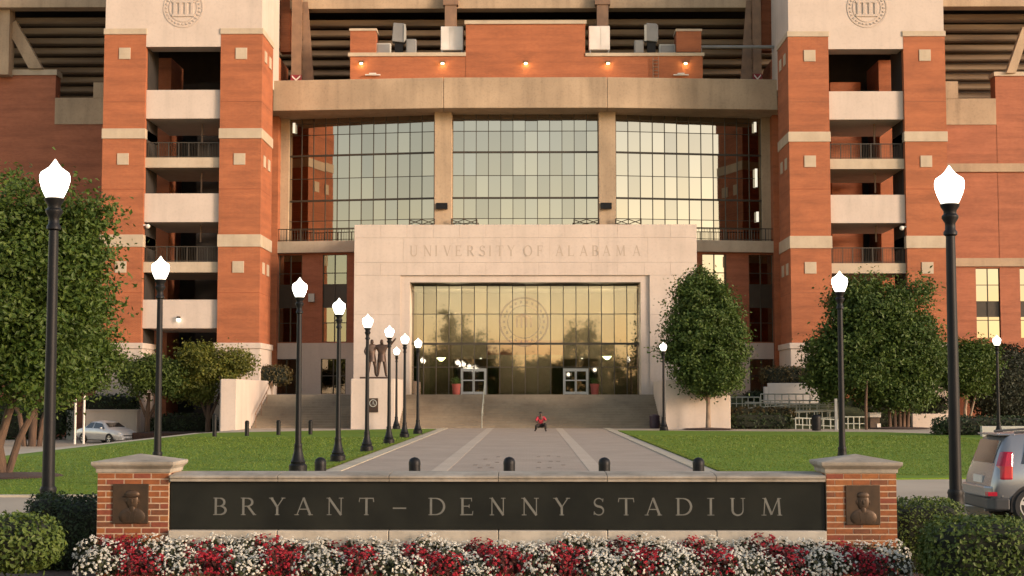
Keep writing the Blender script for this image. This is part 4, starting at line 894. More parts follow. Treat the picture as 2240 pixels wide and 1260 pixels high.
# ================================================================== STREET FURNITURE
def lamp_proto():
    t = thing('street_lamp', '', 'street lamp', (0, 0, 0))
    mk('base', MB().lathe([(0.27, 0), (0.27, 0.05), (0.245, 0.07), (0.245, 0.22), (0.19, 0.27), (0.205, 0.31), (0.17, 0.38), (0.12, 0.58), (0.105, 0.72), (0.115, 0.76), (0.10, 0.80)], n=16), M['black'], t, smooth=True)
    mk('pole', MB().lathe([(0.086, 0.78), (0.080, 1.5), (0.066, 4.1), (0.063, 4.32)], n=14), M['black'], t, smooth=True)
    mk('collar', MB().lathe([(0.066, 4.28), (0.095, 4.30), (0.095, 4.34), (0.072, 4.37), (0.072, 4.46), (0.115, 4.53), (0.115, 4.56), (0.088, 4.59), (0.088, 4.63), (0.128, 4.69), (0.135, 4.72), (0.11, 4.735)], n=16), M['black'], t, smooth=True)
    mk('globe', MB().lathe([(0.11, 4.72), (0.13, 4.76), (0.172, 4.86), (0.199, 4.96), (0.202, 5.03), (0.186, 5.08), (0.13, 5.12), (0.085, 5.155), (0.05, 5.20), (0.022, 5.245), (0.004, 5.27)], n=20), M['globe'], t, smooth=True)
    return t
lamp0 = lamp_proto(); used = [0]
def lamp(px, Y, label, base_py=None, h=5.27):
    x = PX(px, Y, 900); g = gz(x, Y)
    s = h / 5.27
    if not used[0]: o = lamp0; o.location = (x, Y, g); o.scale = (s, s, s); used[0] = 1
    else: o = copy_tree(lamp0, (x, Y, g), scale=(s, s, s))
    o['label'] = label; o['group'] = 'acorn globe lamps beside the walk'
def lampH(py_top, Y): return PZ(py_top, Y)
lamp(109, 21.2, 'tall near black lamp post in front of the big leafy tree on the left', h=lampH(346, 21.2))
lamp(346, 34.8, 'black lamp post rising behind the left brick pillar of the sign', h=lampH(559, 34.8))
lamp(653, 40.9, 'nearest black lamp post of the row along the left edge of the walk', h=lampH(606, 40.9))
lamp(740, 47.6, 'second nearest lamp post of the row along the left edge of the walk', h=lampH(651, 47.6))
lamp(803, 56.1, 'third lamp post of the row, standing before the left bronze statue figure', h=lampH(686, 56.1))
lamp(851, 65.0, 'fourth lamp post of the row, crossing the raised arm of the statue', h=lampH(711, 65))
lamp(885, 74.2, 'fifth lamp post of the row, by the left jamb of the portal', h=lampH(729, 74.2))
lamp(914, 81.8, 'farthest lamp post of the row, in front of the left edge of the entrance glass', h=lampH(739, 81.8))
lamp(867, 93.5, 'small far lamp post on the pavement beside the statue block', h=lampH(758, 93.5))
lamp(1452, 91.0, 'small far lamp post right of the main stairs beside the round-crowned tree', h=lampH(748, 91))
lamp(1841, 38.6, 'black lamp post behind the right brick pillar in front of the broad tree', h=lampH(593, 38.6))
lamp(2087, 21.0, 'tall near black lamp post on the right before the sunlit brick wall', h=lampH(363, 21.0))
lamp(2184, 75.6, 'distant lamp post at the right standing before the low white sign', h=lampH(733, 75.6))
# bollards
b0 = thing('bollard', '', 'bollard', (0, 0, 0))
mk('post', MB().lathe([(0.115, -0.05), (0.115, 0.80)], n=16), M['black'], b0, smooth=True)
mk('cap', MB().lathe([(0.118, 0.80), (0.118, 0.86), (0.10, 0.92), (0.06, 0.955), (0.01, 0.97)], n=16), M['black'], b0, smooth=True)
bl_ = [(701, 'black round-topped bollard on grass left of the walk'), (907, 'black round-topped bollard on the walk above the dash of the sign'), (1114, 'black round-topped bollard in the middle of the walk'), (1322, 'black round-topped bollard on the walk above the letter S of STADIUM'), (1528, 'black round-topped bollard at the right edge of the walk')]
for i, (px, lb) in enumerate(bl_):
    Y = 30.0; zt = PZ(1000 if px != 1114 else 999, Y); p = (PX(px, Y, 1010), Y, zt - 0.97)
    p = (p[0], Y, 0.0); o = b0 if i == 0 else copy_tree(b0, p); o.location = p; o.scale = (1, 1, zt / 0.97)
    o['label'] = lb; o['group'] = 'black bollards across the walk'
for px, pt, pb, lb in ((540, 920, 955, 'thin dark post in front of the cream wall, leftmost of three'), (609, 919, 953, 'thin dark post before the side stairs, middle one of three'), (679, 919, 952, 'thin dark post before the side stairs, rightmost of three'), (469, 905, 957, 'thin dark post by the dark tower opening left of the cream wall')):
    g = G(px, pb); h = PZ(pt, g.y) - g.z; t = thing('bollard', lb, 'bollard', g, 'thin posts before the side stairs'); mk('post', MB().lathe([(0.11, -.02), (0.11, h - 0.05), (0.06, h)], g, 12), M['black'], t, smooth=True)
    mk('collar', MB().lathe([(0.125, h * .82), (0.125, h * .86)], g, 12), M['black'], t)
# bins, bench, boxes
def bin_(px, pb, pt, w_, mat, label, lid=None):
    g = G(px, pb); h = PZ(pt, g.y) - g.z; t = thing('litter_bin', label, 'litter bin', g)
    mk('body', MB().lathe([(w_ * .92, 0.03), (w_, h * .3), (w_, h * .82)], g, 14), mat, t, smooth=True)
    mk('lid', MB().lathe([(w_ * 1.06, h * .82), (w_ * 1.06, h * .88), (w_ * .8, h * .97), (w_ * .3, h)], g, 14), lid or mat, t, smooth=True)
bin_(1571, 938, 905, 0.27, M['black'], 'black litter bin at the right end of the low limestone wall')
bin_(1432, 937, 906, 0.33, M['purple'], 'dark purple litter bin at the right foot of the main stairs')
bin_(1472, 937, 903, 0.22, M['wood'], 'brown litter bin right beside the far lamp post near the stairs')
bin_(1786, 943, 907, 0.28, M['black'], 'dark litter bin in front of the ramp railings')
bin_(404, 950, 905, 0.30, M['black'], 'dark litter bin under the yellow-green tree by the tower')
g = G(1915, 938); t = thing('newspaper_box', 'white box with a brown front standing under the broad tree', 'box', g)
mk('cabinet', MB().box(g.x - 0.32, g.x + 0.32, g.y, g.y + 0.5, 0.0, 0.35).box(g.x - 0.30, g.x + 0.30, g.y + .02, g.y + 0.5, 0.35, 0.72), M['wood'], t); mk('top', MB().box(g.x - 0.36, g.x + 0.36, g.y - 0.05, g.y + 0.55, 0.722, 1.02), M['white'], t, bevel=0.03)
mk('side_panel', MB().box(g.x + 0.10, g.x + 0.34, g.y - 0.03, g.y - 0.002, 0.0, 0.33), M['white'], t)
g0, g1 = G(1491, 937), G(1547, 937); y = g0.y
t = thing('bench', 'brown slatted bench in front of the low limestone wall', 'bench', ((g0.x + g1.x) / 2, y, 0))
for k in range(4): mk('seat_slat', MB().box(g0.x, g1.x, y + 0.12 * k, y + 0.12 * k + 0.09, 0.43, 0.47), M['wood'], t)
for k in range(3): mk('back_slat', MB().box(g0.x, g1.x, y + 0.5, y + 0.54, 0.55 + 0.13 * k, 0.65 + 0.13 * k), M['wood'], t)
for x in (g0.x + 0.08, g1.x - 0.14): mk('leg', MB().box(x, x + 0.06, y + 0.02, y + 0.08, 0, 0.428).box(x, x + 0.06, y + 0.545, y + 0.6, 0, 0.93).box(x, x + .06, y + 0.08, y + 0.545, 0.36, 0.428), M['black'], t)
for px, lb in ((998, 'red urn planter left of the left entrance doors'), (1301, 'red urn planter right of the right entrance doors')):
    Y = 105.2; x = PX(px, Y, 850); t = thing('urn_planter', lb, 'planter', (x, Y, ZF), 'red urns by the doors')
    mk('pot', MB().lathe([(0.22, 0.002), (0.26, 0.1), (0.28, 0.5), (0.33, 0.72), (0.31, 0.75)], (x, Y, ZF), 14), M['terra'], t, smooth=True)
    pts = rng.normal(size=(160, 3)) * (0.16, 0.16, 0.13) + (x, Y, ZF + 0.92); _pl = mk_leaves('plant', leafcloud(pts, rng.normal(size=(160, 3)), rng.uniform(0.1, 0.2, 160)), L2, t, (x, Y, ZF + 0.9)); _pl['kind'] = 'stuff'
# white posts at the left, utility cabinet
for px, pt, lb in ((165, 876, 'shorter white post beside the rear of the parked silver car'), (184, 858, 'taller white post behind the parked silver car')):
    Y = 96.5; x = PX(px, Y, 900); z0 = gz(x, Y); t = thing('signpost', lb, 'post', (x, Y, z0)); mk('post', MB().bar((x, Y, z0 - 0.05), (x, Y, PZ(pt, Y)), 0.075, n=12), M['white'], t, smooth=True); mk('post_cap', MB().lathe([(0.09, 0), (0.09, 0.04), (0.03, 0.09)], (x, Y, PZ(pt, Y)), 12), M['white'], t)
Y = 106.0; x0_, x1_ = PX(146, Y, 920), PX(160, Y, 920); zz = gz(x0_, Y)
tag(mk('utility_cabinet', MB().box(x0_, x1_, Y, Y + 0.5, zz, PZ(900, Y)).box(x0_ - .03, x1_ + .03, Y - .03, Y + .53, PZ(900, Y) + .001, PZ(898, Y)), M['greyl'], bevel=0.01), 'pale green-grey utility cabinet left of the parked silver car', 'cabinet')
# low stone wall on the left behind the silver car
Y = 101.4; tag(mk('low_wall', MB().box(PX(188, Y, 920), PX(300, Y, 920), Y, Y + 0.8, -1.2, PZ(899, Y)).box(PX(186, Y, 920), PX(302, Y, 920), Y - .08, Y + .88, PZ(899, Y), PZ(896, Y)), M['stone'], bevel=0.02), 'low pale stone wall behind the parked silver car under a dark hedge', 'wall')
# right-hand low white walls
Y = 101.7; tag(mk('low_wall', MB().box(PX(1681, Y, 850), PX(1792, Y, 850), Y, Y + 0.5, 1.0, PZ(838, Y)).box(PX(1672, Y, 850), PX(1681, Y, 850), Y, Y + 0.5, 1.0, PZ(846, Y)), M['white'], bevel=0.03), 'white low retaining wall above the ramp railings', 'wall')
Y = 100.0; tag(mk('low_wall', MB().box(PX(1996, Y, 910), PX(2074, Y, 910), Y, Y + 0.5, -0.1, PZ(905, Y)), M['stone'], bevel=0.03), 'low cream wall below a hedge behind the right near lamp post', 'wall')
Y = 104.0; tag(mk('low_wall', MB().box(PX(2012, Y, 850), PX(2070, Y, 850), Y, Y + 0.5, 0.5, PZ(842, Y)), M['stone'], bevel=0.03), 'upper cream wall seen beside the broad tree behind the lamp post', 'wall')
# white sign at the right edge
Y = 76.4; x0_ = PX(2148, Y, 945); t = thing('low_sign', 'low white sign wall with grey capital letters at the right edge', 'sign', (x0_ + 2, Y, 0))
z0, z1 = PZ(957, Y), PZ(932, Y); pn = mk('sign_panel', MB().box(x0_, x0_ + 4.4, Y, Y + 0.3, -0.05, z1), M['greyl'], t, bevel=0.02)
for ch, px in zip('VERS', (2200, 2214, 2227, 2240)):
    c = PX(px, Y, 940); mb = MB(); wd = GL(ch)[1] * 0.3; glyph(mb, ch, c - wd / 2, c + wd / 2, PZ(949, Y), PZ(937, Y), Y - 0.006, 0.005); mk('letter', mb, M['grey'], pn)
# ramp banks, rails
mk('ramp_bank', MB().add([(12.55, 95.6, 0), (22, 95.6, 0), (22, 103.28, 1.9), (12.55, 103.28, 1.9), (12.55, 103.28, 0), (22, 103.28, 0)], [(0, 1, 2, 3), (0, 4, 5, 1), (0, 3, 4), (1, 5, 2), (2, 5, 4, 3)]), M['gcover'], None, 'structure')
def rail(p, q, Y0, Y1, n, label):
    a = P(p[0], p[1], Y0); b = P(q[0], q[1], Y1); A, B = Vector((a[0], Y0, a[1])), Vector((b[0], Y1, b[1])); t = thing('ramp_railing', label, 'railing', (A + B) / 2 - Vector((0, 0, 0.95)), 'pale railings of the access ramp')
    mk('rail', MB().tube([A, B], 0.04), M['railw'], t, smooth=True); mk('rail', MB().tube([A - Vector((0, 0, 0.42)), B - Vector((0, 0, 0.42))], 0.032), M['railw'], t, smooth=True)
    for k in range(n + 1): c = A.lerp(B, k / n); mk('post', MB().bar(c, c - Vector((0, 0, 1.1)), 0.035), M['railw'], t)
rail((1598, 869), (1662, 869), 101, 101, 5, 'uppermost short ramp railing left of the white low wall')
rail((1664, 862), (1772, 862), 100.2, 100.2, 7, 'upper level ramp railing directly below the white low wall')
rail((1630, 893), (1832, 880), 98.4, 98.0, 9, 'long ramp railing rising to the right in mid slope')
rail((1664, 876), (1834, 876), 99.2, 99.2, 8, 'level ramp railing above the rising mid slope rail')
rail((1714, 903), (1832, 898), 96.6, 96.4, 7, 'lower ramp railing behind the dark litter bin')
rail((1740, 914), (1832, 918), 94.8, 94.8, 6, 'lowest ramp railing beside the pavement near the lamp post')
rail((1630, 880), (1834, 886), 99.6, 97.6, 9, 'second long ramp railing crossing the mid slope to the lamp post')
rail((1842, 912), (1892, 912), 94.8, 94.8, 4, 'short ramp railing right of the lamp post under the broad tree')
Y = 92.5; x = PX(1829, Y, 900); t = thing('signpost', 'pale grey square post directly beside the lamp post by the ramp', 'post', (x, Y, 0)); mk('post', MB().box(x - 0.08, x + 0.08, Y, Y + .16, 0, PZ(872, Y)), M['alu'], t); mk('base_plate', MB().box(x - .15, x + .15, Y - .07, Y + .23, 0, 0.03), M['alu'], t)
# ---- equipment on the plant room roof
YE = 109.2
def cabinet(a, b, t_, bt, label):
    X0, X1 = PX(a, YE, 80), PX(b, YE, 80); z0, z1 = PZ(115, YE) - 0.05, PZ(t_, YE); t = thing('equipment_cabinet', label, 'cabinet', ((X0 + X1) / 2, YE, z0)); c = (X0 + X1) / 2 + (-0.15 if a < 1150 else 0.1)
    mk('housing', MB().box(X0, X1, YE + 0.04, YE + 1.0, z0 + 0.25, z1), M['white'], t, bevel=0.02)
    for p, q in ((X0 + 0.03, c - 0.015), (c + 0.015, X1 - 0.03)): mk('door', MB().box(p, q, YE, YE + 0.036, z0 + 0.28, z1 - 0.04), M['white'], t)
    for x in (X0 + 0.05, X1 - 0.15): mk('leg', MB().box(x, x + 0.1, YE + 0.06, YE + 0.9, z0 - 0.06, z0 + 0.248), M['grey'], t)
cabinet(964, 1013, 57, 107, 'white two-door cabinet on the roof left of the tall brick block')
cabinet(1288, 1334, 57, 107, 'white two-door cabinet on the roof right of the tall brick block')
def speaker(a, b, t_, bt, label, tilt):
    X0, X1 = PX(a, YE, 80), PX(b, YE, 80); z0, z1 = PZ(bt, YE), PZ(t_, YE); zf = PZ(115, YE) - 0.1; t = thing('loudspeaker', label, 'loudspeaker', ((X0 + X1) / 2, YE, zf))
    mk('horn', MB().side([(X0, z0 + .1), (X1 - .1, z0), (X1, z0 + 0.2), (X1, z1 - 0.15), (X1 - 0.15, z1), (X0 + 0.1, z1 + .05)], YE, YE + 0.8), M['grey'], t, bevel=0.05)
    mk('side_panel', MB().side([(X1 - 0.12, z0 + .05), (X1 + 0.05, z0 + 0.2), (X1 + 0.02, z1 - 0.1), (X1 - 0.12, z1 - .06)], YE - 0.05, YE - 0.003) if tilt > 0 else MB().side([(X0 - .05, z0 + .05), (X0 + 0.12, z0 + 0.05), (X0 + 0.12, z1 - 0.1), (X0 - 0.05, z1 - .1)], YE - 0.05, YE - 0.003), M['greyl'], t)
    mk('stand', MB().box((X0 + X1) / 2 - 0.3, (X0 + X1) / 2 + 0.3, YE + 0.2, YE + 0.7, zf, z0 + 0.05), M['black'], t)
speaker(857, 887, 50, 92, 'grey loudspeaker on a black stand left on the plant room roof', 1)
speaker(1411, 1440, 52, 92, 'grey-green loudspeaker on a black stand right on the plant room roof', -1)
for a, b, tt, m_, lb in ((823, 855, 93, M['greyl'], 'low grey-green air unit beside the left small brick pier on the roof'), (1442, 1478, 97, M['greyl'], 'low grey-green air unit beside the right small brick pier on the roof'), (1388, 1408, 88, M['grey'], 'small dark grey box left of the right loudspeaker'), (888, 910, 84, M['grey'], 'small grey box right of the left loudspeaker')):
    X0, X1 = PX(a, YE, 100), PX(b, YE, 100); zf = PZ(115, YE) - 0.1; z1 = PZ(tt, YE); t = thing('air_unit', lb, 'air unit', ((X0 + X1) / 2, YE, zf))
    mk('housing', MB().box(X0, X1, YE + .05, YE + 0.8, zf, z1), m_, t, bevel=0.04); mk('grille', MB().box(X0 + 0.1, X1 - 0.1, YE + 0.02, YE + 0.046, zf + 0.12, z1 - 0.1), M['grey'], t)
# ================================================================== VEGETATION
def trunk(name, base, segs, mat, parent, n=9):
    mb = MB()
    for pts, rs in segs: mb.tube([Vector(base) + Vector(p) for p in pts], rs, n)
    return mk(name, mb, mat, parent, smooth=True)
def crown(blobs, nclump, nleaf, lsize, cr, up=0.5):
    """clumps of leaves spread through several ellipsoids"""
    wts = np.array([b[1][0] * b[1][1] * b[1][2] for b in blobs]) ** 0.75; wts /= wts.sum(); out = []
    for (c, r), k in zip(blobs, rng.multinomial(nclump, wts)):
        d = rng.normal(size=(k, 3)); d /= np.linalg.norm(d, axis=1, keepdims=True); rad = rng.uniform(0.25, 1.0, (k, 1)) ** 0.55 * rng.uniform(0.82, 1.16, (k, 1))
        cc = np.array(c) + d * rad * np.array(r)
        for q, dd in zip(cc, d):
            m = int(nleaf * rng.uniform(0.6, 1.4)); p = rng.normal(size=(m, 3)) * cr * np.array((1, 1, 0.65)) * rng.uniform(0.5, 1.45) + q
            nr = dd * 0.7 + rng.normal(size=(m, 3)) * 0.8 + np.array((0, 0, up)); out.append(leafcloud(p, nr, rng.uniform(0.7, 1.3, m) * lsize, 0.55))
    return np.vstack(out)
def tree(label, base, segs, blobs, nclump, nleaf, ls, cr, lm, bm, name='tree', group=None, mulch=0):
    t = thing(name, label, 'tree', base, group); b = np.array(base)
    trunk('trunk', base, segs, bm, t)
    mk_leaves('crown', crown([(b + np.array(c), r) for c, r in blobs], nclump, nleaf, ls, cr), lm, t, tuple(b + np.array(blobs[0][0])))
    if mulch: 
        ring = MB(); ring.lathe([(mulch, 0.01), (mulch * .9, 0.05), (0.1, 0.11)], (base[0], base[1], base[2] + 0.03), 20); o = mk('mulch_ring', ring, M['mulch'], None, 'structure')
    return t
def pb(px, py, base):            # picture point -> offset from base in the base's depth plane
    x, z = P(px, py, base[1]); return (x - base[0], 0.0, z - base[2])
# near left tree
B = G(8, 1045); B.z = gz(B.x, B.y)
tree('large leafy tree nearest on the left with a leaning trunk', B, [([(0, 0, -.1), (-0.15, 0, 0.8), (0.1, 0, 1.7), (0.5, .2, 2.8)], [0.16, 0.13, 0.11, 0.06]), ([(0.05, 0, -.1), (0.35, 0.1, 1.0), (0.8, 0.1, 1.9), (1.2, 0.3, 3.2)], [0.1, 0.09, 0.07, 0.03]), ([(-0.1, 0, -.1), (-0.5, 0.1, 1.2), (-0.9, 0.1, 2.8)], [0.11, 0.09, 0.04])],
     [((-0.2, 0, 5.0), (2.0, 1.9, 3.1)), ((0.9, -0.2, 3.4), (1.3, 1.3, 1.5)), ((-1.2, 0.2, 4.2), (1.5, 1.5, 2.1)), ((1.35, 0.1, 5.6), (0.9, 0.9, 1.9)), (pb(205, 470, B), (0.50, 0.5, 0.50)), (pb(170, 600, B), (0.8, 0.9, 1.6))], 860, 66, 0.15, 0.30, L1, M['bark'], mulch=1.5)
B = Vector((PX(70, 92, 950), 92, -1.0))
tree('broad tree farther back on the left above the parked car', B, [([(0, 0, -.2), (0.1, 0, 1.6), (0.2, 0, 3.5), (0.3, 0, 6)], [0.26, 0.22, 0.17, 0.08]), ([(0.4, 0.1, -.2), (0.6, 0, 1.5), (1.4, 0, 4)], [0.18, 0.15, 0.07]), ([(-0.4, 0, -.2), (-0.8, 0, 2), (-1.8, 0, 4)], [0.18, 0.14, 0.06])],
     [(pb(60, 640, B), (3.2, 2.4, 3.4)), (pb(150, 700, B), (2.0, 1.8, 3.3)), (pb(195, 800, B), (1.2, 1.2, 1.7)), (pb(110, 840, B), (2.0, 1.5, 1.2)), (pb(0, 560, B), (2.5, 2, 3.4)), (pb(205, 660, B), (0.8, 0.6, 1.0)), (pb(225, 770, B), (1.0, 1.0, 1.5))], 900, 54, 0.26, 0.45, L1, M['bark'])
# small trees before the left tower
B = Vector((PX(322, 99, 945), 99, -0.3)); mk('planting_bed', MB().box(PX(296, 98, 945), PX(478, 98, 945), 97.2, 102.9, -1.2, -0.3), M['mulch'], None, 'structure', bevel=0.05); tree('small green tree before the left tower, left one of the pair', B, [([(0, 0, -.2), (0.0, 0, 1.2), (0.1, 0, 2.6)], [0.2, 0.17, 0.09]), ([(0.1, 0, 0.9), (0.7, 0, 2.2), (1.2, 0, 3.2)], [0.11, 0.09, 0.04]), ([(-0.1, 0, 1), (-0.7, 0, 2.5)], [0.11, 0.05])],
     [(pb(330, 820, B), (1.9, 1.5, 1.3)), (pb(385, 830, B), (1.4, 1.3, 1.2)), (pb(275, 812, B), (0.8, 0.9, 0.8))], 330, 46, 0.2, 0.32, L5, M['bark'], 'small_tree')
B = Vector((PX(455, 99, 945), 99, -0.3)); tree('small yellow-green tree before the left tower, right one of the pair', B, [([(0, 0, -.2), (0.0, 0, 1.2), (0.1, 0, 2.6)], [0.2, 0.16, 0.09]), ([(0.1, 0, 0.9), (0.7, 0, 2.4), (1.5, 0, 3.6)], [0.11, 0.09, 0.03]), ([(-0.1, 0, 1), (-0.7, 0, 2.6)], [0.11, 0.05])],
     [(pb(455, 800, B), (1.9, 1.5, 1.4)), (pb(515, 795, B), (1.1, 1.1, 0.9)), (pb(430, 850, B), (1.3, 1.2, 0.9)), (pb(425, 772, B), (0.9, 0.9, 0.6))], 330, 46, 0.2, 0.3, L3, M['bark'], 'small_tree')
# round-crowned tree on the right
B = G(1549, 940); tree('dense round-crowned tree standing alone in front of the right wing', B, [([(0, 0, -.1), (0.02, 0, 1.2), (0, 0, 2.2), (0.05, 0, 4.5)], [0.17, 0.13, 0.12, 0.06]), ([(0, 0, 1.7), (-0.6, 0, 2.6), (-1.2, 0, 3.6)], [0.08, 0.06, 0.03]), ([(0, 0, 1.8), (0.6, 0, 2.6), (1.2, 0, 3.6)], [0.08, 0.06, 0.03])],
     [(pb(1540, 760, B), (2.45, 2.2, 2.6)), (pb(1537, 690, B), (2.1, 1.9, 2.2)), (pb(1524, 625, B), (1.0, 1.0, 0.9)), (pb(1560, 830, B), (1.7, 1.6, 1.0)), (pb(1590, 730, B), (1.0, 1.0, 1.6))], 1000, 60, 0.21, 0.32, L2, M['pbark'], mulch=1.6)
# broad tree on the right with several stems
B = G(1965, 938); segs = []
for dx, tx in ((-0.5, -1.6), (-0.2, -0.6), (0.1, 0.1), (0.35, 0.9), (0.6, 1.8)): segs.append(([(dx, 0, -.1), (dx * 1.1, 0, 1.4), (tx, 0, 3.6)], [0.13, 0.11, 0.04]))
tree('broad multi-stemmed tree at the right in front of the right tower', B, segs,
     [(pb(1905, 770, B), (3.5, 2.6, 2.8)), (pb(1910, 690, B), (2.6, 2.2, 2.2)), (pb(1995, 760, B), (2.0, 1.8, 2.6)), (pb(1820, 800, B), (1.6, 1.6, 2.3)), (pb(2005, 640, B), (0.8, 0.8, 1.0)), (pb(1870, 660, B), (1.3, 1.2, 1.4)), (pb(1960, 850, B), (2.4, 1.8, 1.3))], 1300, 56, 0.24, 0.40, L2, M['bark'], mulch=2.0)
B = G(1895, 940); tree('slim young trunk beneath the left side of the broad tree', B, [([(0, 0, -.1), (0, 0, 1.6), (0.1, 0, 3.0)], [0.1, 0.09, 0.05])], [((0, 0.6, 3.4), (1.2, 1, 1))], 60, 40, 0.2, 0.3, L2, M['bark'], 'young_tree')
B = G(2112, 935); tree('lighter green small tree right of the near right lamp post', B, [([(0, 0, -.1), (0, 0, 1.2), (0.3, 0, 3)], [0.14, 0.11, 0.05]), ([(0.15, 0, -.1), (0.5, 0, 1.4), (1, 0, 3)], [0.1, 0.08, 0.04])],
     [(pb(2115, 805, B), (1.9, 1.6, 1.8)), (pb(2060, 800, B), (1.1, 1.0, 1.0)), (pb(2150, 780, B), (0.9, 0.9, 1.0))], 380, 48, 0.22, 0.36, L1, M['pbark'], 'small_tree')
# dark conical shrub on the right edge
B = G(2205, 930); 
def hedge(label, blobs, n, ls, lm, base, name='hedge', cat='hedge', core=0.86):
    """clipped foliage: leaves over the skin of rounded blocks"""
    t = thing(name, label, cat, base); ex = MB(); out = []
    for c, r, p in blobs:
        # superellipsoid skin
        m = int(2.6 * n * (r[0] * r[1] + r[0] * r[2] * 2 + r[1] * r[2])); d = rng.normal(size=(m, 3)); d /= np.linalg.norm(d, axis=1, keepdims=True)
        k = (np.abs(d) ** p).sum(1) ** (-1.0 / p); q = d * k[:, None]; pos = np.array(c) + q * np.array(r) * rng.uniform(0.88, 1.03, (m, 1)); pos += rng.normal(size=pos.shape) * ls * 0.35
        out.append(leafcloud(pos, d + rng.normal(size=d.shape) * 0.7 + (0, 0, 0.3), rng.uniform(0.7, 1.5, m) * ls, 0.62))
        e = MB().ell((0, 0, 0), (1, 1, 1), 20, 14); 
        for v in e.v:
            v = np.array(v); v /= np.linalg.norm(v); kk = (np.abs(v) ** p).sum() ** (-1.0 / p); ex.v.append(tuple(np.array(c) + v * kk * np.array(r) * core))
        o_ = len(ex.v) - len(e.v); ex.f += [tuple(i + o_ for i in f) for f in e.f]
    mk_leaves('foliage', np.vstack(out), lm, t, tuple(base), extra=ex)
    return t
def hp(px, py, Y): x, z = P(px, py, Y); return x, z
def hedge_px(label, boxes, Y, depth, n, ls, lm, p=5, name='hedge', cat='hedge'):
    bl_ = []
    for a, b, u, l in boxes:
        x0, z1 = hp(a, u, Y); x1, z0 = hp(b, l, Y); bl_.append((((x0 + x1) / 2, Y + depth / 2, (z0 + z1) / 2), ((x1 - x0) / 2, depth / 2, (z1 - z0) / 2), p))
    c = bl_[0][0]; return hedge(label, bl_, n, ls, lm, (c[0], c[1], c[2] - bl_[0][1][2]), name, cat)
hedge_px('dark rounded shrub at the right edge in front of the brick wall', [(2125, 2310, 752, 925)], B.y, 3.5, 95, 0.2, L7, 2.3, 'shrub', 'shrub')
hedge_px('long low dark hedge behind the white sign at the right edge', [(2050, 2320, 912, 958)], 79, 1.6, 170, 0.14, L4)
hedge_px('dark clipped hedge touching the left brick pillar', [(40, 120, 1085, 1255), (95, 216, 1092, 1262)], 17.7, 0.9, 2600, 0.035, L4, 4)
hedge_px('bright green leafy bush in the lower left corner', [(-110, 96, 1134, 1262)], 15.4, 1.0, 1900, 0.05, L5, 2.6, 'bush', 'bush')
hedge_px('clipped green hedge touching the right brick pillar', [(1958, 2132, 1098, 1275)], 17.6, 0.9, 2600, 0.035, L5, 5)
hedge_px('bright green clipped bush in the lower right corner', [(2050, 2320, 1142, 1310)], 15.0, 1.0, 2000, 0.045, L5, 4, 'bush', 'bush')
hedge_px('brown-green hedge on top of the cream wall by the side stairs', [(530, 632, 800, 842)], 103.4, 1.6, 120, 0.16, L6, 5)
hedge_px('dark hedge above the low stone wall behind the silver car', [(178, 300, 864, 902)], 102.3, 1.2, 120, 0.17, L4, 5)
hedge_px('brown-green hedge above the white low wall right of the wing', [(1664, 1790, 802, 842)], 102.3, 0.85, 120, 0.16, L6, 5)
hedge_px('low brown-green hedge at the foot of the ramp bank', [(1596, 1740, 892, 914)], 96.2, 1.0, 120, 0.15, L6, 5)
hedge_px('dark green clipped hedge beside the pavement right of the low wall', [(1595, 1736, 906, 938)], 94.6, 1.0, 120, 0.15, L4, 5)
hedge_px('dark hedge behind the stems of the broad tree', [(1872, 2012, 866, 936)], 100.5, 1.4, 110, 0.17, L4, 5)
hedge_px('dark leaf mass behind the trunks of the left trees', [(-90, 152, 878, 962)], 105.5, 1.6, 110, 0.18, L4, 5)  # foliage block added to keep the gap behind the trunks dark
hedge_px('green hedge above the low cream wall behind the right lamp post', [(1990, 2078, 864, 906)], 101.2, 1.2, 120, 0.16, L4, 5)
for px, pw, Y in ((1700, 30, 102.2), (1745, 26, 102.3), (1790, 30, 102), (1655, 22, 102.2), (1815, 25, 102)):
    lb = {1700: 'low green shrub on the ramp bank below the level railing, middle one', 1745: 'low green shrub on the ramp bank right of the middle shrub', 1790: 'low green shrub on the ramp bank under the left of the broad tree', 1655: 'leftmost low green shrub on the ramp bank', 1815: 'rightmost low green shrub on the ramp bank by the lamp post'}[px]
    hedge_px(lb, [(px - pw, px + pw, 853, 884)], Y, 1.4, 100, 0.17, L4, 2.5, 'shrub', 'shrub')
hedge_px('low dark shrubs filling the foot of the left tower', [(320, 470, 905, 956)], 101.0, 1.5, 100, 0.17, L4, 3, 'shrub', 'shrub')
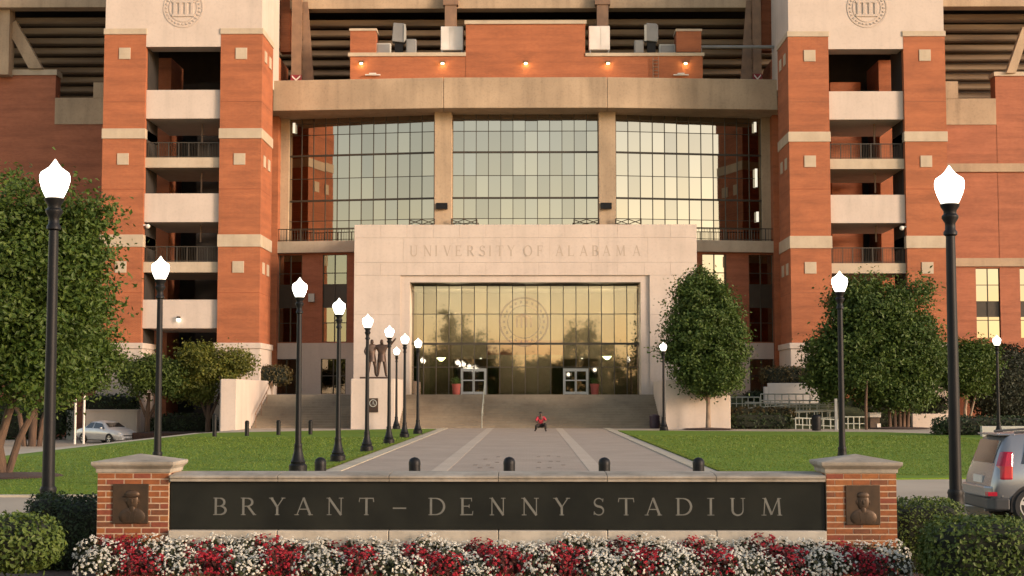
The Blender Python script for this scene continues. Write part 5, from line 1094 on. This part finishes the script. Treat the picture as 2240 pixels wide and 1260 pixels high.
# flower bed in front of the sign
def clump_meshes(petal, leaf, n=3):
    res = []
    for k in range(n):
        m = 120; d = rng.normal(size=(m, 3)); d[:, 2] = np.abs(d[:, 2]); d /= np.linalg.norm(d, axis=1, keepdims=True)
        lv = leafcloud(d * rng.uniform(0.6, 1.0, (m, 1)) * (0.21, 0.24, 0.22), d + rng.normal(size=d.shape) * .5, rng.uniform(0.04, 0.08, m), 0.7)
        ml = bpy.data.meshes.new('leaves'); ml.from_pydata(lv.tolist(), [], [tuple(r) for r in np.arange(len(lv)).reshape(-1, 4)]); ml.materials.append(leaf)
        bm_ = MB()
        for i in range(104):
            dd = Vector(rng.normal(size=3)); dd.z = abs(dd.z) * 0.9; dd.y -= 0.15; dd.normalize(); c = Vector((dd.x * 0.22, dd.y * 0.25, dd.z * 0.24)) * rng.uniform(0.9, 1.08)
            nr = (dd + Vector(rng.normal(size=3)) * 0.4 + Vector((0, -0.35, 0.1))).normalized(); a = nr.orthogonal().normalized(); b = nr.cross(a); r = rng.uniform(0.013, 0.024); ph = rng.uniform(0, 6)
            vs = [c + nr * 0.004]
            for j in range(10):
                rr = r * (1.0 if j % 2 == 0 else 0.62); t = ph + j * math.pi / 5; vs.append(c + (a * math.cos(t) + b * math.sin(t)) * rr - nr * (0.003 if j % 2 else -0.002))
            bm_.add(vs, [(0, j + 1, (j + 1) % 10 + 1) for j in range(10)])
        mp = bpy.data.meshes.new('blooms'); mp.from_pydata(bm_.v, [], bm_.f); mp.materials.append(petal); res.append((ml, mp))
    return res
CW, CR = clump_meshes(M['fw'], FL), clump_meshes(M['fr'], M['rleaf'])
letters_at = [((a + b) / 2, ch) for ch, (a, b) in zip(T, LP)]
names_ = ['B of BRYANT', 'R of BRYANT', 'Y of BRYANT', 'A of BRYANT', 'N of BRYANT', 'T of BRYANT', 'dash', 'D of DENNY', 'E of DENNY', 'first N of DENNY', 'second N of DENNY', 'Y of DENNY', 'S of STADIUM', 'first T of STADIUM', 'A of STADIUM', 'D of STADIUM', 'I of STADIUM', 'U of STADIUM', 'M of STADIUM']
def where(px):
    i = min(range(19), key=lambda k: abs(letters_at[k][0] - px)); dpx = px - letters_at[i][0]
    if px < 230: return 'at the far left end of the bed'
    if px < 372: return 'below the left brick pillar, %s half' % ('left' if px < 291 else 'right')
    if px > 1940: return 'at the far right end of the bed'
    if px > 1806: return 'below the right brick pillar, %s half' % ('left' if px < 1884 else 'right')
    sd_ = 'straight below' if abs(dpx) < 20 else ('just right of' if dpx > 0 else 'just left of')
    return '%s the %s' % (sd_, names_[i].replace('first T', 'T'))
seen = {}
for row, (Yr, ztop) in enumerate(((16.0, 0.20), (16.42, 0.22), (16.78, 0.20))):
    k = 0; px = 214.0 + (0, 20, -6)[row]
    while px < 1965:
        ph = ((px - 310 + (0, 14, 40)[row] + 24 + random.uniform(-6, 6)) % 157) / 157
        red = ph < (0.42, 0.38, 0.30)[row]
        x = PX(px, Yr, 1230); me = random.choice(CR if red else CW)
        s = random.uniform(0.85, 1.1)
        t = bpy.data.objects.new('flower_clump', None); col.objects.link(t)
        t.location = (x, Yr + random.uniform(-.04, .04), 0.17 + (0.05, 0.08, 0.13)[row] + random.uniform(-.02, .03)); WL[t.name] = Vector(t.location); t.rotation_euler = (0, 0, random.uniform(-0.5, 0.5)); t.scale = (s, s, s * random.uniform(0.85, 1.1))
        lb = '%s flowers, %s row, %s' % ('red' if red else 'white', ('front', 'middle', 'back')[row], where(px))
        seen[lb] = seen.get(lb, 0) + 1
        if seen[lb] > 1: lb += ', %s' % ('right clump' if seen[lb] == 2 else 'rightmost clump')
        tag(t, lb, 'flowers', '%s flower clumps of the bed' % ('red' if red else 'white'))
        for nm, mm in (('leaves', me[0]), ('blooms', me[1])):
            o = bpy.data.objects.new(nm, mm); col.objects.link(o); o.parent = t; o['kind'] = 'stuff'
        px += random.uniform(36, 42) * (1.0 if row == 0 else 1.0)
# ================================================================== CARS
def loft_body(st):
    """st: rows (x, z_low, z_mid, z_belt, z_roof, w_low, w_mid, w_belt, w_roof); x along the car"""
    mb = MB(); n = 16
    for (x, zl_, zm_, zb2, zr_, wl_, wm, wb, wr) in st:
        half = [(wl_ * 0.8, zl_), (wl_, zl_ + 0.06), (wm, zm_), (wm + 0.005, (zm_ + zb2) / 2), (wb, zb2), (wr + (wb - wr) * 0.12, zr_ - 0.10 * max(0.1, (zr_ - zb2)) / 0.5), (wr - 0.05, zr_ - 0.015), (wr * 0.5, zr_ + 0.01)]
        for w_, z in half: mb.v.append((x, -w_, z))
        for w_, z in half[::-1]: mb.v.append((x, w_, z))
    for i in range(len(st) - 1):
        for k in range(n): mb.f.append((i * n + k, i * n + (k + 1) % n, (i + 1) * n + (k + 1) % n, (i + 1) * n + k))
    mb.f.append(tuple(range(n))); mb.f.append(tuple(range((len(st) - 1) * n + n - 1, (len(st) - 1) * n - 1, -1)))
    return mb
def quadpanel(pts, off):
    """thin panel from outline points (already on the body), thickened towards off"""
    n = len(pts); o = Vector(off); v = [Vector(p) for p in pts] + [Vector(p) + o for p in pts]
    return MB().add(v, [tuple(range(n)), tuple(range(2 * n - 1, n - 1, -1))] + [(i, n + i, n + (i + 1) % n, (i + 1) % n) for i in range(n)])
def wheel(t, x, y, r, wdt, side):
    w_ = MB(); prof = [(r * 0.68, -wdt / 2), (r * 0.93, -wdt / 2), (r, -wdt / 2 + 0.03), (r, wdt / 2 - 0.03), (r * 0.93, wdt / 2), (r * 0.68, wdt / 2)]
    N = 28; vs = []; fs = []
    for rr, yy in prof:
        for k in range(N): an = 2 * math.pi * k / N; vs.append((x + rr * math.cos(an), y + yy, r + rr * math.sin(an)))
    for i in range(len(prof) - 1):
        for k in range(N): fs.append((i * N + k, i * N + (k + 1) % N, (i + 1) * N + (k + 1) % N, (i + 1) * N + k))
    wh = mk('wheel', MB().add(vs, fs), M['rubber'], t, smooth=True)
    ys = y + side * (wdt / 2 - 0.02); rm = MB().ring((x, r), r * 0.70, r * 0.60, min(ys, ys - side * 0.06), max(ys, ys - side * 0.06), 28)
    for k in range(5):
        for dd in (-0.09, 0.09):
            an = 2 * math.pi * k / 5 + 0.3; a = (x + math.cos(an + dd * 2.2) * 0.05, r + math.sin(an + dd * 2.2) * 0.05); b = (x + math.cos(an + dd) * r * 0.62, r + math.sin(an + dd) * r * 0.62)
            d = Vector((b[0] - a[0], b[1] - a[1])).normalized() * 0.016; y0_, y1_ = sorted((ys - side * 0.005, ys - side * 0.05))
            rm.side([(a[0] - d.y * -1, a[1] - d.x), (b[0] - d.y * -1, b[1] - d.x), (b[0] - d.y, b[1] + d.x), (a[0] - d.y, a[1] + d.x)], y0_, y1_)
    rm.ell((x, ys - side * 0.02, r), (0.06, 0.02, 0.06), 10, 6)
    mk('rim', rm, M['rim'], wh); bk = MB(); vs = [(x + r * 0.66 * math.cos(2 * math.pi * k / 20), ys - side * 0.09, r + r * 0.66 * math.sin(2 * math.pi * k / 20)) for k in range(20)]
    mk('brake_disc', bk.add(vs, [tuple(range(20))]), M['plast'], wh)
def arch(t, x, y, r, side):
    mb = MB(); N = 16; pts = []
    for k in range(N + 1): an = math.pi * k / N; pts.append((x + r * math.cos(an), 0.33 + r * math.sin(an)))
    pts += [(x - r, 0.22), (x + r, 0.22)]
    pts = pts[::-1]; y0_, y1_ = sorted((y + side * 0.006, y - side * 0.2)); mk('wheel_arch', MB().side(pts, y0_, y1_), M['rubber'], t)
def side_glass(t, pts, ybelt, ytop, zb, zt, side, nm='side_window'):
    """pts (x,z) on the sloping side glass"""
    f = lambda z: side * (ybelt + (ytop - ybelt) * (z - zb) / (zt - zb) + 0.004)
    p = [(x, f(z), z) for x, z in pts]; mk(nm, quadpanel(p if side < 0 else p[::-1], (0, -side * 0.03, 0)), M['cglass'], t)
# silver hatchback at the right, tail towards the left (local x = 0 at the tail, side -y faces the camera)
X0 = PX(2172, 26.7, 1080); Zr = -0.16
hb = thing('parked_car', 'silver hatchback cut by the right edge with a tall red tail lamp', 'car', (0, 0, 0))
st = [(0.00, 0.36, 0.42, 0.58, 0.64, 0.62, 0.78, 0.78, 0.72), (0.03, 0.30, 0.45, 0.70, 0.80, 0.70, 0.84, 0.83, 0.76), (0.09, 0.27, 0.48, 0.90, 0.99, 0.76, 0.87, 0.85, 0.72), (0.13, 0.26, 0.50, 0.95, 1.12, 0.78, 0.88, 0.86, 0.70), (0.21, 0.25, 0.52, 0.98, 1.32, 0.80, 0.89, 0.865, 0.68), (0.30, 0.25, 0.53, 0.99, 1.50, 0.82, 0.893, 0.868, 0.66), (0.42, 0.24, 0.54, 1.0, 1.575, 0.82, 0.895, 0.87, 0.655), (0.9, 0.22, 0.55, 0.99, 1.60, 0.83, 0.895, 0.87, 0.66), (1.7, 0.2, 0.55, 0.97, 1.61, 0.84, 0.895, 0.87, 0.67), (2.3, 0.2, 0.55, 0.95, 1.58, 0.84, 0.895, 0.87, 0.66), (2.75, 0.2, 0.55, 0.94, 1.38, 0.84, 0.895, 0.865, 0.66), (3.1, 0.2, 0.55, 0.92, 1.05, 0.84, 0.893, 0.86, 0.74), (3.6, 0.22, 0.52, 0.88, 0.97, 0.82, 0.885, 0.83, 0.7), (3.95, 0.25, 0.5, 0.74, 0.82, 0.76, 0.84, 0.78, 0.64), (4.1, 0.3, 0.48, 0.6, 0.66, 0.6, 0.72, 0.68, 0.52)]
mk('body', loft_body(st), M['silver'], hb, smooth=True)
for x in (0.68, 3.25):
    for s in (-1, 1): arch(hb, x, s * 0.893, 0.37, s); wheel(hb, x, s * 0.825, 0.325, 0.21, s)
mk('bumper', MB().prism([(-0.05, -0.70), (0.05, -0.86), (0.30, -0.905), (0.30, 0.905), (0.05, 0.86), (-0.05, 0.70)], 0.25, 0.46), M['plast'], hb, bevel=0.03)
mk('bumper_cover', MB().prism([(-0.09, -0.66), (0.0, -0.82), (0.20, -0.895), (0.20, 0.895), (0.0, 0.82), (-0.09, 0.66)], 0.462, 0.66), M['silver'], hb, bevel=0.03)
mk('rear_window', quadpanel([(0.145, -0.60, 1.06), (0.145, 0.60, 1.06), (0.275, 0.56, 1.46), (0.275, -0.56, 1.46)][::-1], (-0.04, 0, 0)), M['cglass'], hb)
for s in (-1, 1):
    tl = MB(); pl_ = [(0.085, 0.73), (0.13, 0.885), (0.20, 0.908), (0.36, 0.908), (0.36, 0.74)]; pu_ = [(0.20, 0.66), (0.235, 0.80), (0.29, 0.835), (0.40, 0.835), (0.40, 0.66)]; pm_ = [(0.10, 0.72), (0.15, 0.868), (0.22, 0.898), (0.37, 0.898), (0.37, 0.72)]
    vs_ = [(x, s * y, z) for pp, z in ((pl_, 0.78), (pm_, 1.02), (pu_, 1.27)) for x, y in pp]; fs_ = [tuple(range(4, -1, -1)), tuple(range(10, 15))] + [(r * 5 + k, r * 5 + (k + 1) % 5, r * 5 + 5 + (k + 1) % 5, r * 5 + 5 + k) for r in (0, 1) for k in range(5)]
    mk('tail_light', tl.add(vs_, fs_), M['redlamp'], hb, bevel=0.03)
    mk('reflector', MB().box(-0.075, 0.10, min(s * 0.70, s * 0.87), max(s * 0.70, s * 0.87), 0.50, 0.57), M['redlamp'], hb)
    side_glass(hb, [(0.52, 1.06), (0.86, 1.03), (0.86, 1.38), (0.66, 1.42)], 0.87, 0.69, 0.99, 1.53, s, 'quarter_window')
    side_glass(hb, [(0.94, 1.03), (1.62, 1.01), (1.62, 1.46), (0.94, 1.44)], 0.87, 0.69, 0.99, 1.53, s)
    side_glass(hb, [(1.72, 1.01), (2.72, 0.99), (2.35, 1.42), (1.72, 1.46)], 0.87, 0.69, 0.98, 1.53, s)
    mk('mirror', MB().ell((2.55, s * 0.98, 1.05), (0.09, 0.11, 0.08), 10, 8), M['silver'], hb, smooth=True)
    mk('door_handle', MB().box(1.05, 1.22, min(s * .885, s * .915), max(s * .885, s * .915), 0.86, 0.89), M['silver'], hb)
    mk('roof_rail', MB().tube([(0.5, s * 0.6, 1.60), (1.2, s * 0.6, 1.65), (2.1, s * 0.6, 1.63)], 0.02), M['plast'], hb)
mk('spoiler', MB().prism([(0.19, -0.58), (0.50, -0.62), (0.50, 0.62), (0.19, 0.58)], 1.545, 1.58), M['silver'], hb, bevel=0.015)
mk('licence_plate', MB().box(-0.002, 0.03, -0.26, 0.26, 0.70, 0.83), M['white'], hb)
mk('exhaust', MB().bar((-0.03, -0.5, 0.24), (0.3, -0.5, 0.24), 0.035), M['alu'], hb)
mk('windscreen', quadpanel([(2.78, -0.58, 1.36), (3.08, -0.66, 1.06), (3.08, 0.66, 1.06), (2.78, 0.58, 1.36)], (-0.03, 0, -0.03)), M['cglass'], hb)
hb.location = (X0, 26.7 + 0.9, Zr)
# silver sedan at the left, nose towards the right and the viewer
sd_ = thing('parked_car', 'small silver saloon parked before the low stone wall at the left', 'car', (0, 0, 0))
st = [(0.0, 0.42, 0.5, 0.66, 0.72, 0.5, 0.66, 0.64, 0.5), (0.08, 0.32, 0.5, 0.85, 0.93, 0.68, 0.80, 0.76, 0.6), (0.5, 0.24, 0.52, 0.94, 1.02, 0.76, 0.87, 0.82, 0.62), (0.85, 0.22, 0.54, 0.95, 1.12, 0.78, 0.885, 0.845, 0.60), (1.3, 0.2, 0.55, 0.95, 1.40, 0.8, 0.89, 0.85, 0.58), (1.8, 0.2, 0.55, 0.94, 1.46, 0.8, 0.89, 0.85, 0.58), (2.3, 0.2, 0.55, 0.93, 1.45, 0.8, 0.89, 0.85, 0.58), (2.7, 0.2, 0.55, 0.92, 1.32, 0.8, 0.89, 0.85, 0.58), (3.25, 0.2, 0.55, 0.9, 1.02, 0.8, 0.885, 0.84, 0.68), (3.8, 0.22, 0.52, 0.84, 0.93, 0.78, 0.87, 0.8, 0.64), (4.25, 0.24, 0.48, 0.7, 0.80, 0.72, 0.80, 0.72, 0.56), (4.42, 0.3, 0.46, 0.58, 0.66, 0.56, 0.66, 0.6, 0.44)]
mk('body', loft_body(st), M['silver2'], sd_, smooth=True)
for x in (0.85, 3.5):
    for s in (-1, 1): arch(sd_, x, s * 0.880, 0.345, s); wheel(sd_, x, s * 0.815, 0.315, 0.2, s)
for s in (-1, 1):
    side_glass(sd_, [(1.0, 0.99), (1.75, 0.98), (1.75, 1.34), (1.35, 1.33)], 0.85, 0.61, 0.94, 1.39, s); side_glass(sd_, [(1.83, 0.98), (2.95, 0.96), (2.55, 1.28), (1.83, 1.35)], 0.85, 0.61, 0.94, 1.39, s)
    mk('headlight', MB().ell((4.2, s * 0.62, 0.66), (0.16, 0.16, 0.08), 12, 8), M['clear'], sd_, smooth=True); mk('mirror', MB().ell((2.8, s * 0.95, 1.0), (0.08, 0.1, 0.07), 10, 8), M['silver2'], sd_, smooth=True)
    mk('tail_light', MB().ell((0.14, s * 0.66, 0.8), (0.1, 0.12, 0.08), 10, 8), M['redlamp'], sd_, smooth=True)
mk('windscreen', quadpanel([(2.74, -0.52, 1.31), (3.2, -0.62, 1.05), (3.2, 0.62, 1.05), (2.74, 0.52, 1.31)], (-0.02, 0, 0.025)), M['cglass'], sd_)
mk('rear_window', quadpanel([(0.9, -0.56, 1.14), (1.28, -0.52, 1.38), (1.28, 0.52, 1.38), (0.9, 0.56, 1.14)], (-0.02, 0, 0.02)), M['cglass'], sd_)
mk('grille', MB().box(4.36, 4.45, -0.45, 0.45, 0.50, 0.56), M['plast'], sd_); mk('bumper', MB().prism([(4.1, -0.78), (4.42, -0.55), (4.47, 0), (4.42, 0.55), (4.1, 0.78)], 0.25, 0.44), M['silver2'], sd_, bevel=0.03); mk('air_intake', MB().box(4.44, 4.475, -0.4, 0.4, 0.28, 0.35), M['plast'], sd_)
g = G(236, 966); sd_.rotation_euler = (0, 0, R(-36)); dv = Vector((2.2, 0, 0)); dv.rotate(sd_.rotation_euler); sd_.location = Vector((PX(234, 98.4, 960), 98.4, -1.0)) - dv
# ================================================================== FIGURES
def skin_mesh(name, nodes, edges, mat, parent, scale=1.0, base=(0, 0, 0), sub=2, rot=0.0):
    """one continuous surface grown over a skeleton: nodes = {name: ((x,y,z), radius)}"""
    ks = list(nodes); ix = {k: i for i, k in enumerate(ks)}
    me = bpy.data.meshes.new(name); me.from_pydata([Vector(nodes[k][0]) * scale for k in ks], [(ix[a], ix[b]) for a, b in edges], [])
    o = bpy.data.objects.new(name, me); col.objects.link(o)
    md = o.modifiers.new('skin', 'SKIN'); md.use_smooth_shade = True
    for i, k in enumerate(ks):
        r = nodes[k][1]; r = r if hasattr(r, '__len__') else (r, r); sv = me.skin_vertices[0].data[i]; sv.radius = (r[0] * scale, r[1] * scale); sv.use_root = (i == 0)
    s = o.modifiers.new('sub', 'SUBSURF'); s.levels = sub; s.render_levels = sub
    dg = bpy.context.evaluated_depsgraph_get(); dg.update(); m2 = bpy.data.meshes.new_from_object(o.evaluated_get(dg)); bpy.data.objects.remove(o)
    m2.name = name; m2.materials.clear(); m2.materials.append(mat); m2.polygons.foreach_set('use_smooth', [True] * len(m2.polygons))
    ob = bpy.data.objects.new(name, m2); col.objects.link(ob); ob.location = Vector(base) - W(parent); ob.rotation_euler = (0, 0, rot); WL[ob.name] = Vector(base)
    if parent: ob.parent = parent
    return ob
def hand(nodes, edges, wrist, at, d, tag_, right):
    """palm, four unequal bent fingers and a thumb growing out of the wrist"""
    d = Vector(d).normalized(); sdv = d.cross(Vector((0, -1, 0.2))).normalized(); nodes[tag_ + 'palm'] = (tuple(Vector(at) + d * 0.05), (0.034, 0.02)); edges.append((wrist, tag_ + 'palm'))
    for i, (off, L) in enumerate(((-0.03, 0.07), (-0.01, 0.082), (0.01, 0.076), (0.03, 0.06))):
        p = Vector(at) + d * 0.085 + sdv * off; nodes['%sf%da' % (tag_, i)] = (tuple(p), 0.009); nodes['%sf%db' % (tag_, i)] = (tuple(p + d * L + Vector((0, 0, -0.02))), 0.007)
        edges += [(tag_ + 'palm', '%sf%da' % (tag_, i)), ('%sf%da' % (tag_, i), '%sf%db' % (tag_, i))]
    p = Vector(at) + d * 0.03 + sdv * (0.05 if right else -0.05); nodes[tag_ + 't'] = (tuple(p + d * 0.04), 0.01); edges.append((tag_ + 'palm', tag_ + 't'))
def figure_nodes(pose):
    n = {k: (v, r) for k, (v, r) in pose.items()}
    e = [('pelvis', 'waist'), ('waist', 'chest'), ('chest', 'neck'), ('neck', 'jaw'), ('jaw', 'brow'), ('brow', 'crown')]
    for s in 'lr':
        e += [('pelvis', s + 'hip'), (s + 'hip', s + 'knee'), (s + 'knee', s + 'ankle'), (s + 'ankle', s + 'toe'), ('chest', s + 'sho'), (s + 'sho', s + 'elb'), (s + 'elb', s + 'wri')]
    return n, e
# person in a red shirt crouching on the walk
g = G(1183, 943.5); pt = thing('person', 'person in a red shirt and dark trousers crouching on the walk before the stairs', 'person', g)
pose = {'pelvis': ((0, 0.10, 0.36), 0.13), 'waist': ((0, 0.05, 0.54), 0.125), 'chest': ((0, -0.02, 0.74), (0.15, 0.11)), 'neck': ((0, -0.06, 0.88), 0.055), 'jaw': ((0, -0.09, 0.95), 0.07), 'brow': ((0, -0.09, 1.03), 0.088), 'crown': ((0, -0.08, 1.11), 0.06),
        'lhip': ((-0.12, 0.06, 0.35), 0.095), 'lknee': ((-0.26, -0.30, 0.34), 0.07), 'lankle': ((-0.30, -0.12, 0.08), 0.045), 'ltoe': ((-0.36, -0.28, 0.04), 0.04),
        'rhip': ((0.12, 0.06, 0.35), 0.095), 'rknee': ((0.27, -0.26, 0.44), 0.07), 'rankle': ((0.27, -0.18, 0.08), 0.045), 'rtoe': ((0.33, -0.34, 0.04), 0.04),
        'lsho': ((-0.19, -0.02, 0.80), 0.065), 'lelb': ((-0.29, -0.16, 0.60), 0.048), 'lwri': ((-0.18, -0.34, 0.50), 0.033), 'rsho': ((0.19, -0.02, 0.80), 0.065), 'relb': ((0.31, -0.14, 0.62), 0.048), 'rwri': ((0.20, -0.33, 0.56), 0.033)}
n_, e_ = figure_nodes(pose); hand(n_, e_, 'lwri', (-0.18, -0.34, 0.50), (0.6, -0.5, -0.3), 'lh', False); hand(n_, e_, 'rwri', (0.20, -0.33, 0.56), (-0.5, -0.5, -0.4), 'rh', True)
skin_mesh('body', n_, e_, M['skin'], pt, 1.0, g)
sh = {k: (pose[k][0], tuple(x + 0.022 for x in (pose[k][1] if hasattr(pose[k][1], '__len__') else (pose[k][1],) * 2))) for k in ('pelvis', 'waist', 'chest', 'lsho', 'rsho', 'lelb', 'relb')}
skin_mesh('shirt', sh, [('pelvis', 'waist'), ('waist', 'chest'), ('chest', 'lsho'), ('chest', 'rsho'), ('lsho', 'lelb'), ('rsho', 'relb')], M['shirt'], pt, 1.0, g)
tr = {k: (pose[k][0], tuple(x + 0.02 for x in (pose[k][1] if hasattr(pose[k][1], '__len__') else (pose[k][1],) * 2))) for k in ('pelvis', 'lhip', 'rhip', 'lknee', 'rknee', 'lankle', 'rankle')}
skin_mesh('trousers', tr, [('pelvis', 'lhip'), ('pelvis', 'rhip'), ('lhip', 'lknee'), ('rhip', 'rknee'), ('lknee', 'lankle'), ('rknee', 'rankle')], M['dark'], pt, 1.0, g)
for s in 'lr': a, b = Vector(pose[s + 'ankle'][0]), Vector(pose[s + 'toe'][0]); mk('shoe', MB().ell(Vector(g) + (a + b) / 2 + Vector((0, 0, -0.015)), (0.055, 0.15, 0.055), 10, 8), M['dark'], pt, smooth=True)
mk('hair', MB().ell(Vector(g) + Vector((0, -0.065, 1.075)), (0.105, 0.11, 0.085), 12, 8), M['dark'], pt, smooth=True)
fc = MB(); c = Vector(g) + Vector((0, -0.178, 1.0)); fc.ell(c, (0.014, 0.02, 0.024), 8, 6); fc.ell(c + Vector((0, 0.006, -0.045)), (0.028, 0.008, 0.008), 8, 6)
mk('face_features', fc, M['skin'], pt, smooth=True)
ey = MB(); [ey.ell(c + Vector((s * 0.034, 0.008, 0.03)), (0.012, 0.008, 0.008), 8, 6) for s in (-1, 1)]; mk('eyes', ey, M['white'], pt)
# bronze statue: two standing figures, the right one raising an arm
Y = 96.6; xs0 = PX(822, Y, 800); zb_ = 3.15
stt = thing('statue', 'bronze statue of two standing figures, one with a raised arm, on the limestone block', 'statue', (xs0, Y, zb_))
mk('plinth', MB().box(PX(789, Y, 825), PX(852, Y, 825), Y - 0.6, Y + 0.6, zb_, zb_ + 0.13), M['bronze2'], stt, bevel=0.02)
def stand(l, r, lean=0.0):
    p = {'pelvis': ((0, 0, 0.95), (0.15, 0.12)), 'waist': ((0, 0, 1.12), (0.14, 0.10)), 'chest': ((0, 0, 1.36), (0.18, 0.12)), 'neck': ((0, 0, 1.53), 0.058), 'jaw': ((0, -0.03, 1.60), 0.07), 'brow': ((0, -0.01, 1.69), 0.09), 'crown': ((0, 0, 1.78), 0.062),
         'lhip': ((-0.10, 0, 0.90), 0.10), 'lknee': ((-0.14, -0.03, 0.50), 0.066), 'lankle': ((-0.17, 0, 0.09), 0.045), 'ltoe': ((-0.20, -0.17, 0.04), 0.042), 'rhip': ((0.10, 0, 0.90), 0.10), 'rknee': ((0.16, -0.05, 0.50), 0.066), 'rankle': ((0.20, 0.02, 0.09), 0.045), 'rtoe': ((0.25, -0.15, 0.04), 0.042),
         'lsho': ((-0.22, 0, 1.44), 0.07), 'rsho': ((0.22, 0, 1.44), 0.07)}
    p['lelb'], p['lwri'] = ((l[0]), 0.05), ((l[1]), 0.036); p['relb'], p['rwri'] = ((r[0]), 0.05), ((r[1]), 0.036)
    n, e = figure_nodes(p)
    hand(n, e, 'lwri', l[1], Vector(l[1]) - Vector(l[0]), 'lh', False); hand(n, e, 'rwri', r[1], Vector(r[1]) - Vector(r[0]), 'rh', True)
    n = {k: (v, tuple(q * 1.22 for q in r) if hasattr(r, '__len__') else (r * 1.22 if r > 0.03 else r)) for k, (v, r) in n.items()}
    n['nose'] = ((0, -0.125, 1.665), 0.014); e.append(('brow', 'nose'))
    return n, e
S_ = 1.36
n_, e_ = stand(((-0.34, -0.04, 1.18), (-0.28, -0.22, 1.0)), ((0.36, 0, 1.2), (0.30, -0.16, 0.98)))
skin_mesh('figure', n_, e_, M['bronze2'], stt, S_, (PX(813, Y, 800), Y, zb_ + 0.13), rot=0.3)['label'] = 'left bronze figure with arms lowered'
n_, e_ = stand(((-0.38, -0.02, 1.26), (-0.52, -0.06, 1.04)), ((0.42, -0.02, 1.52), (0.58, -0.04, 1.72)))
skin_mesh('figure', n_, e_, M['bronze2'], stt, S_, (PX(835, Y, 800), Y, zb_ + 0.13))['label'] = 'right bronze figure raising an arm'
for px, r in ((813, 0.3), (835, 0)):       # shorts and jersey hems
    mk('shorts', MB().lathe([(0.30, 0.98), (0.25, 1.30), (0.22, 1.44)], (PX(px, Y, 800), Y, zb_ + 0.13), 14), M['bronze2'], stt, smooth=True)
# ================================================================== ACROSS THE STREET, seen only mirrored in the glass
v = crown([((x, -75 + 4 * math.sin(x), h * 0.5), (r, 3.5, h * 0.5)) for x, h, r in [(-70, 12, 6), (-60, 14, 6), (-50, 12, 6), (-42, 13, 5), (-34, 11, 5), (-27, 11, 4), (-22, 11, 4), (-18, 10, 4), (-15.5, 19, 1.8), (-12.5, 15, 2.4), (-9, 15, 2.2), (-6, 10, 3.5), (-3, 9, 3), (0, 9, 3), (3, 9, 3), (6, 10, 3.5), (9, 15, 2.6), (12, 16.5, 2.4), (15, 12, 3), (20, 9, 4), (24, 9, 4), (27, 10, 5), (36, 10, 6)]], 2200, 60, 0.55, 0.75)  # the tallest narrow crown stands in for an unseen building
mk_leaves('far_trees', v, L2, None, (0, -75, 4), kind='stuff')
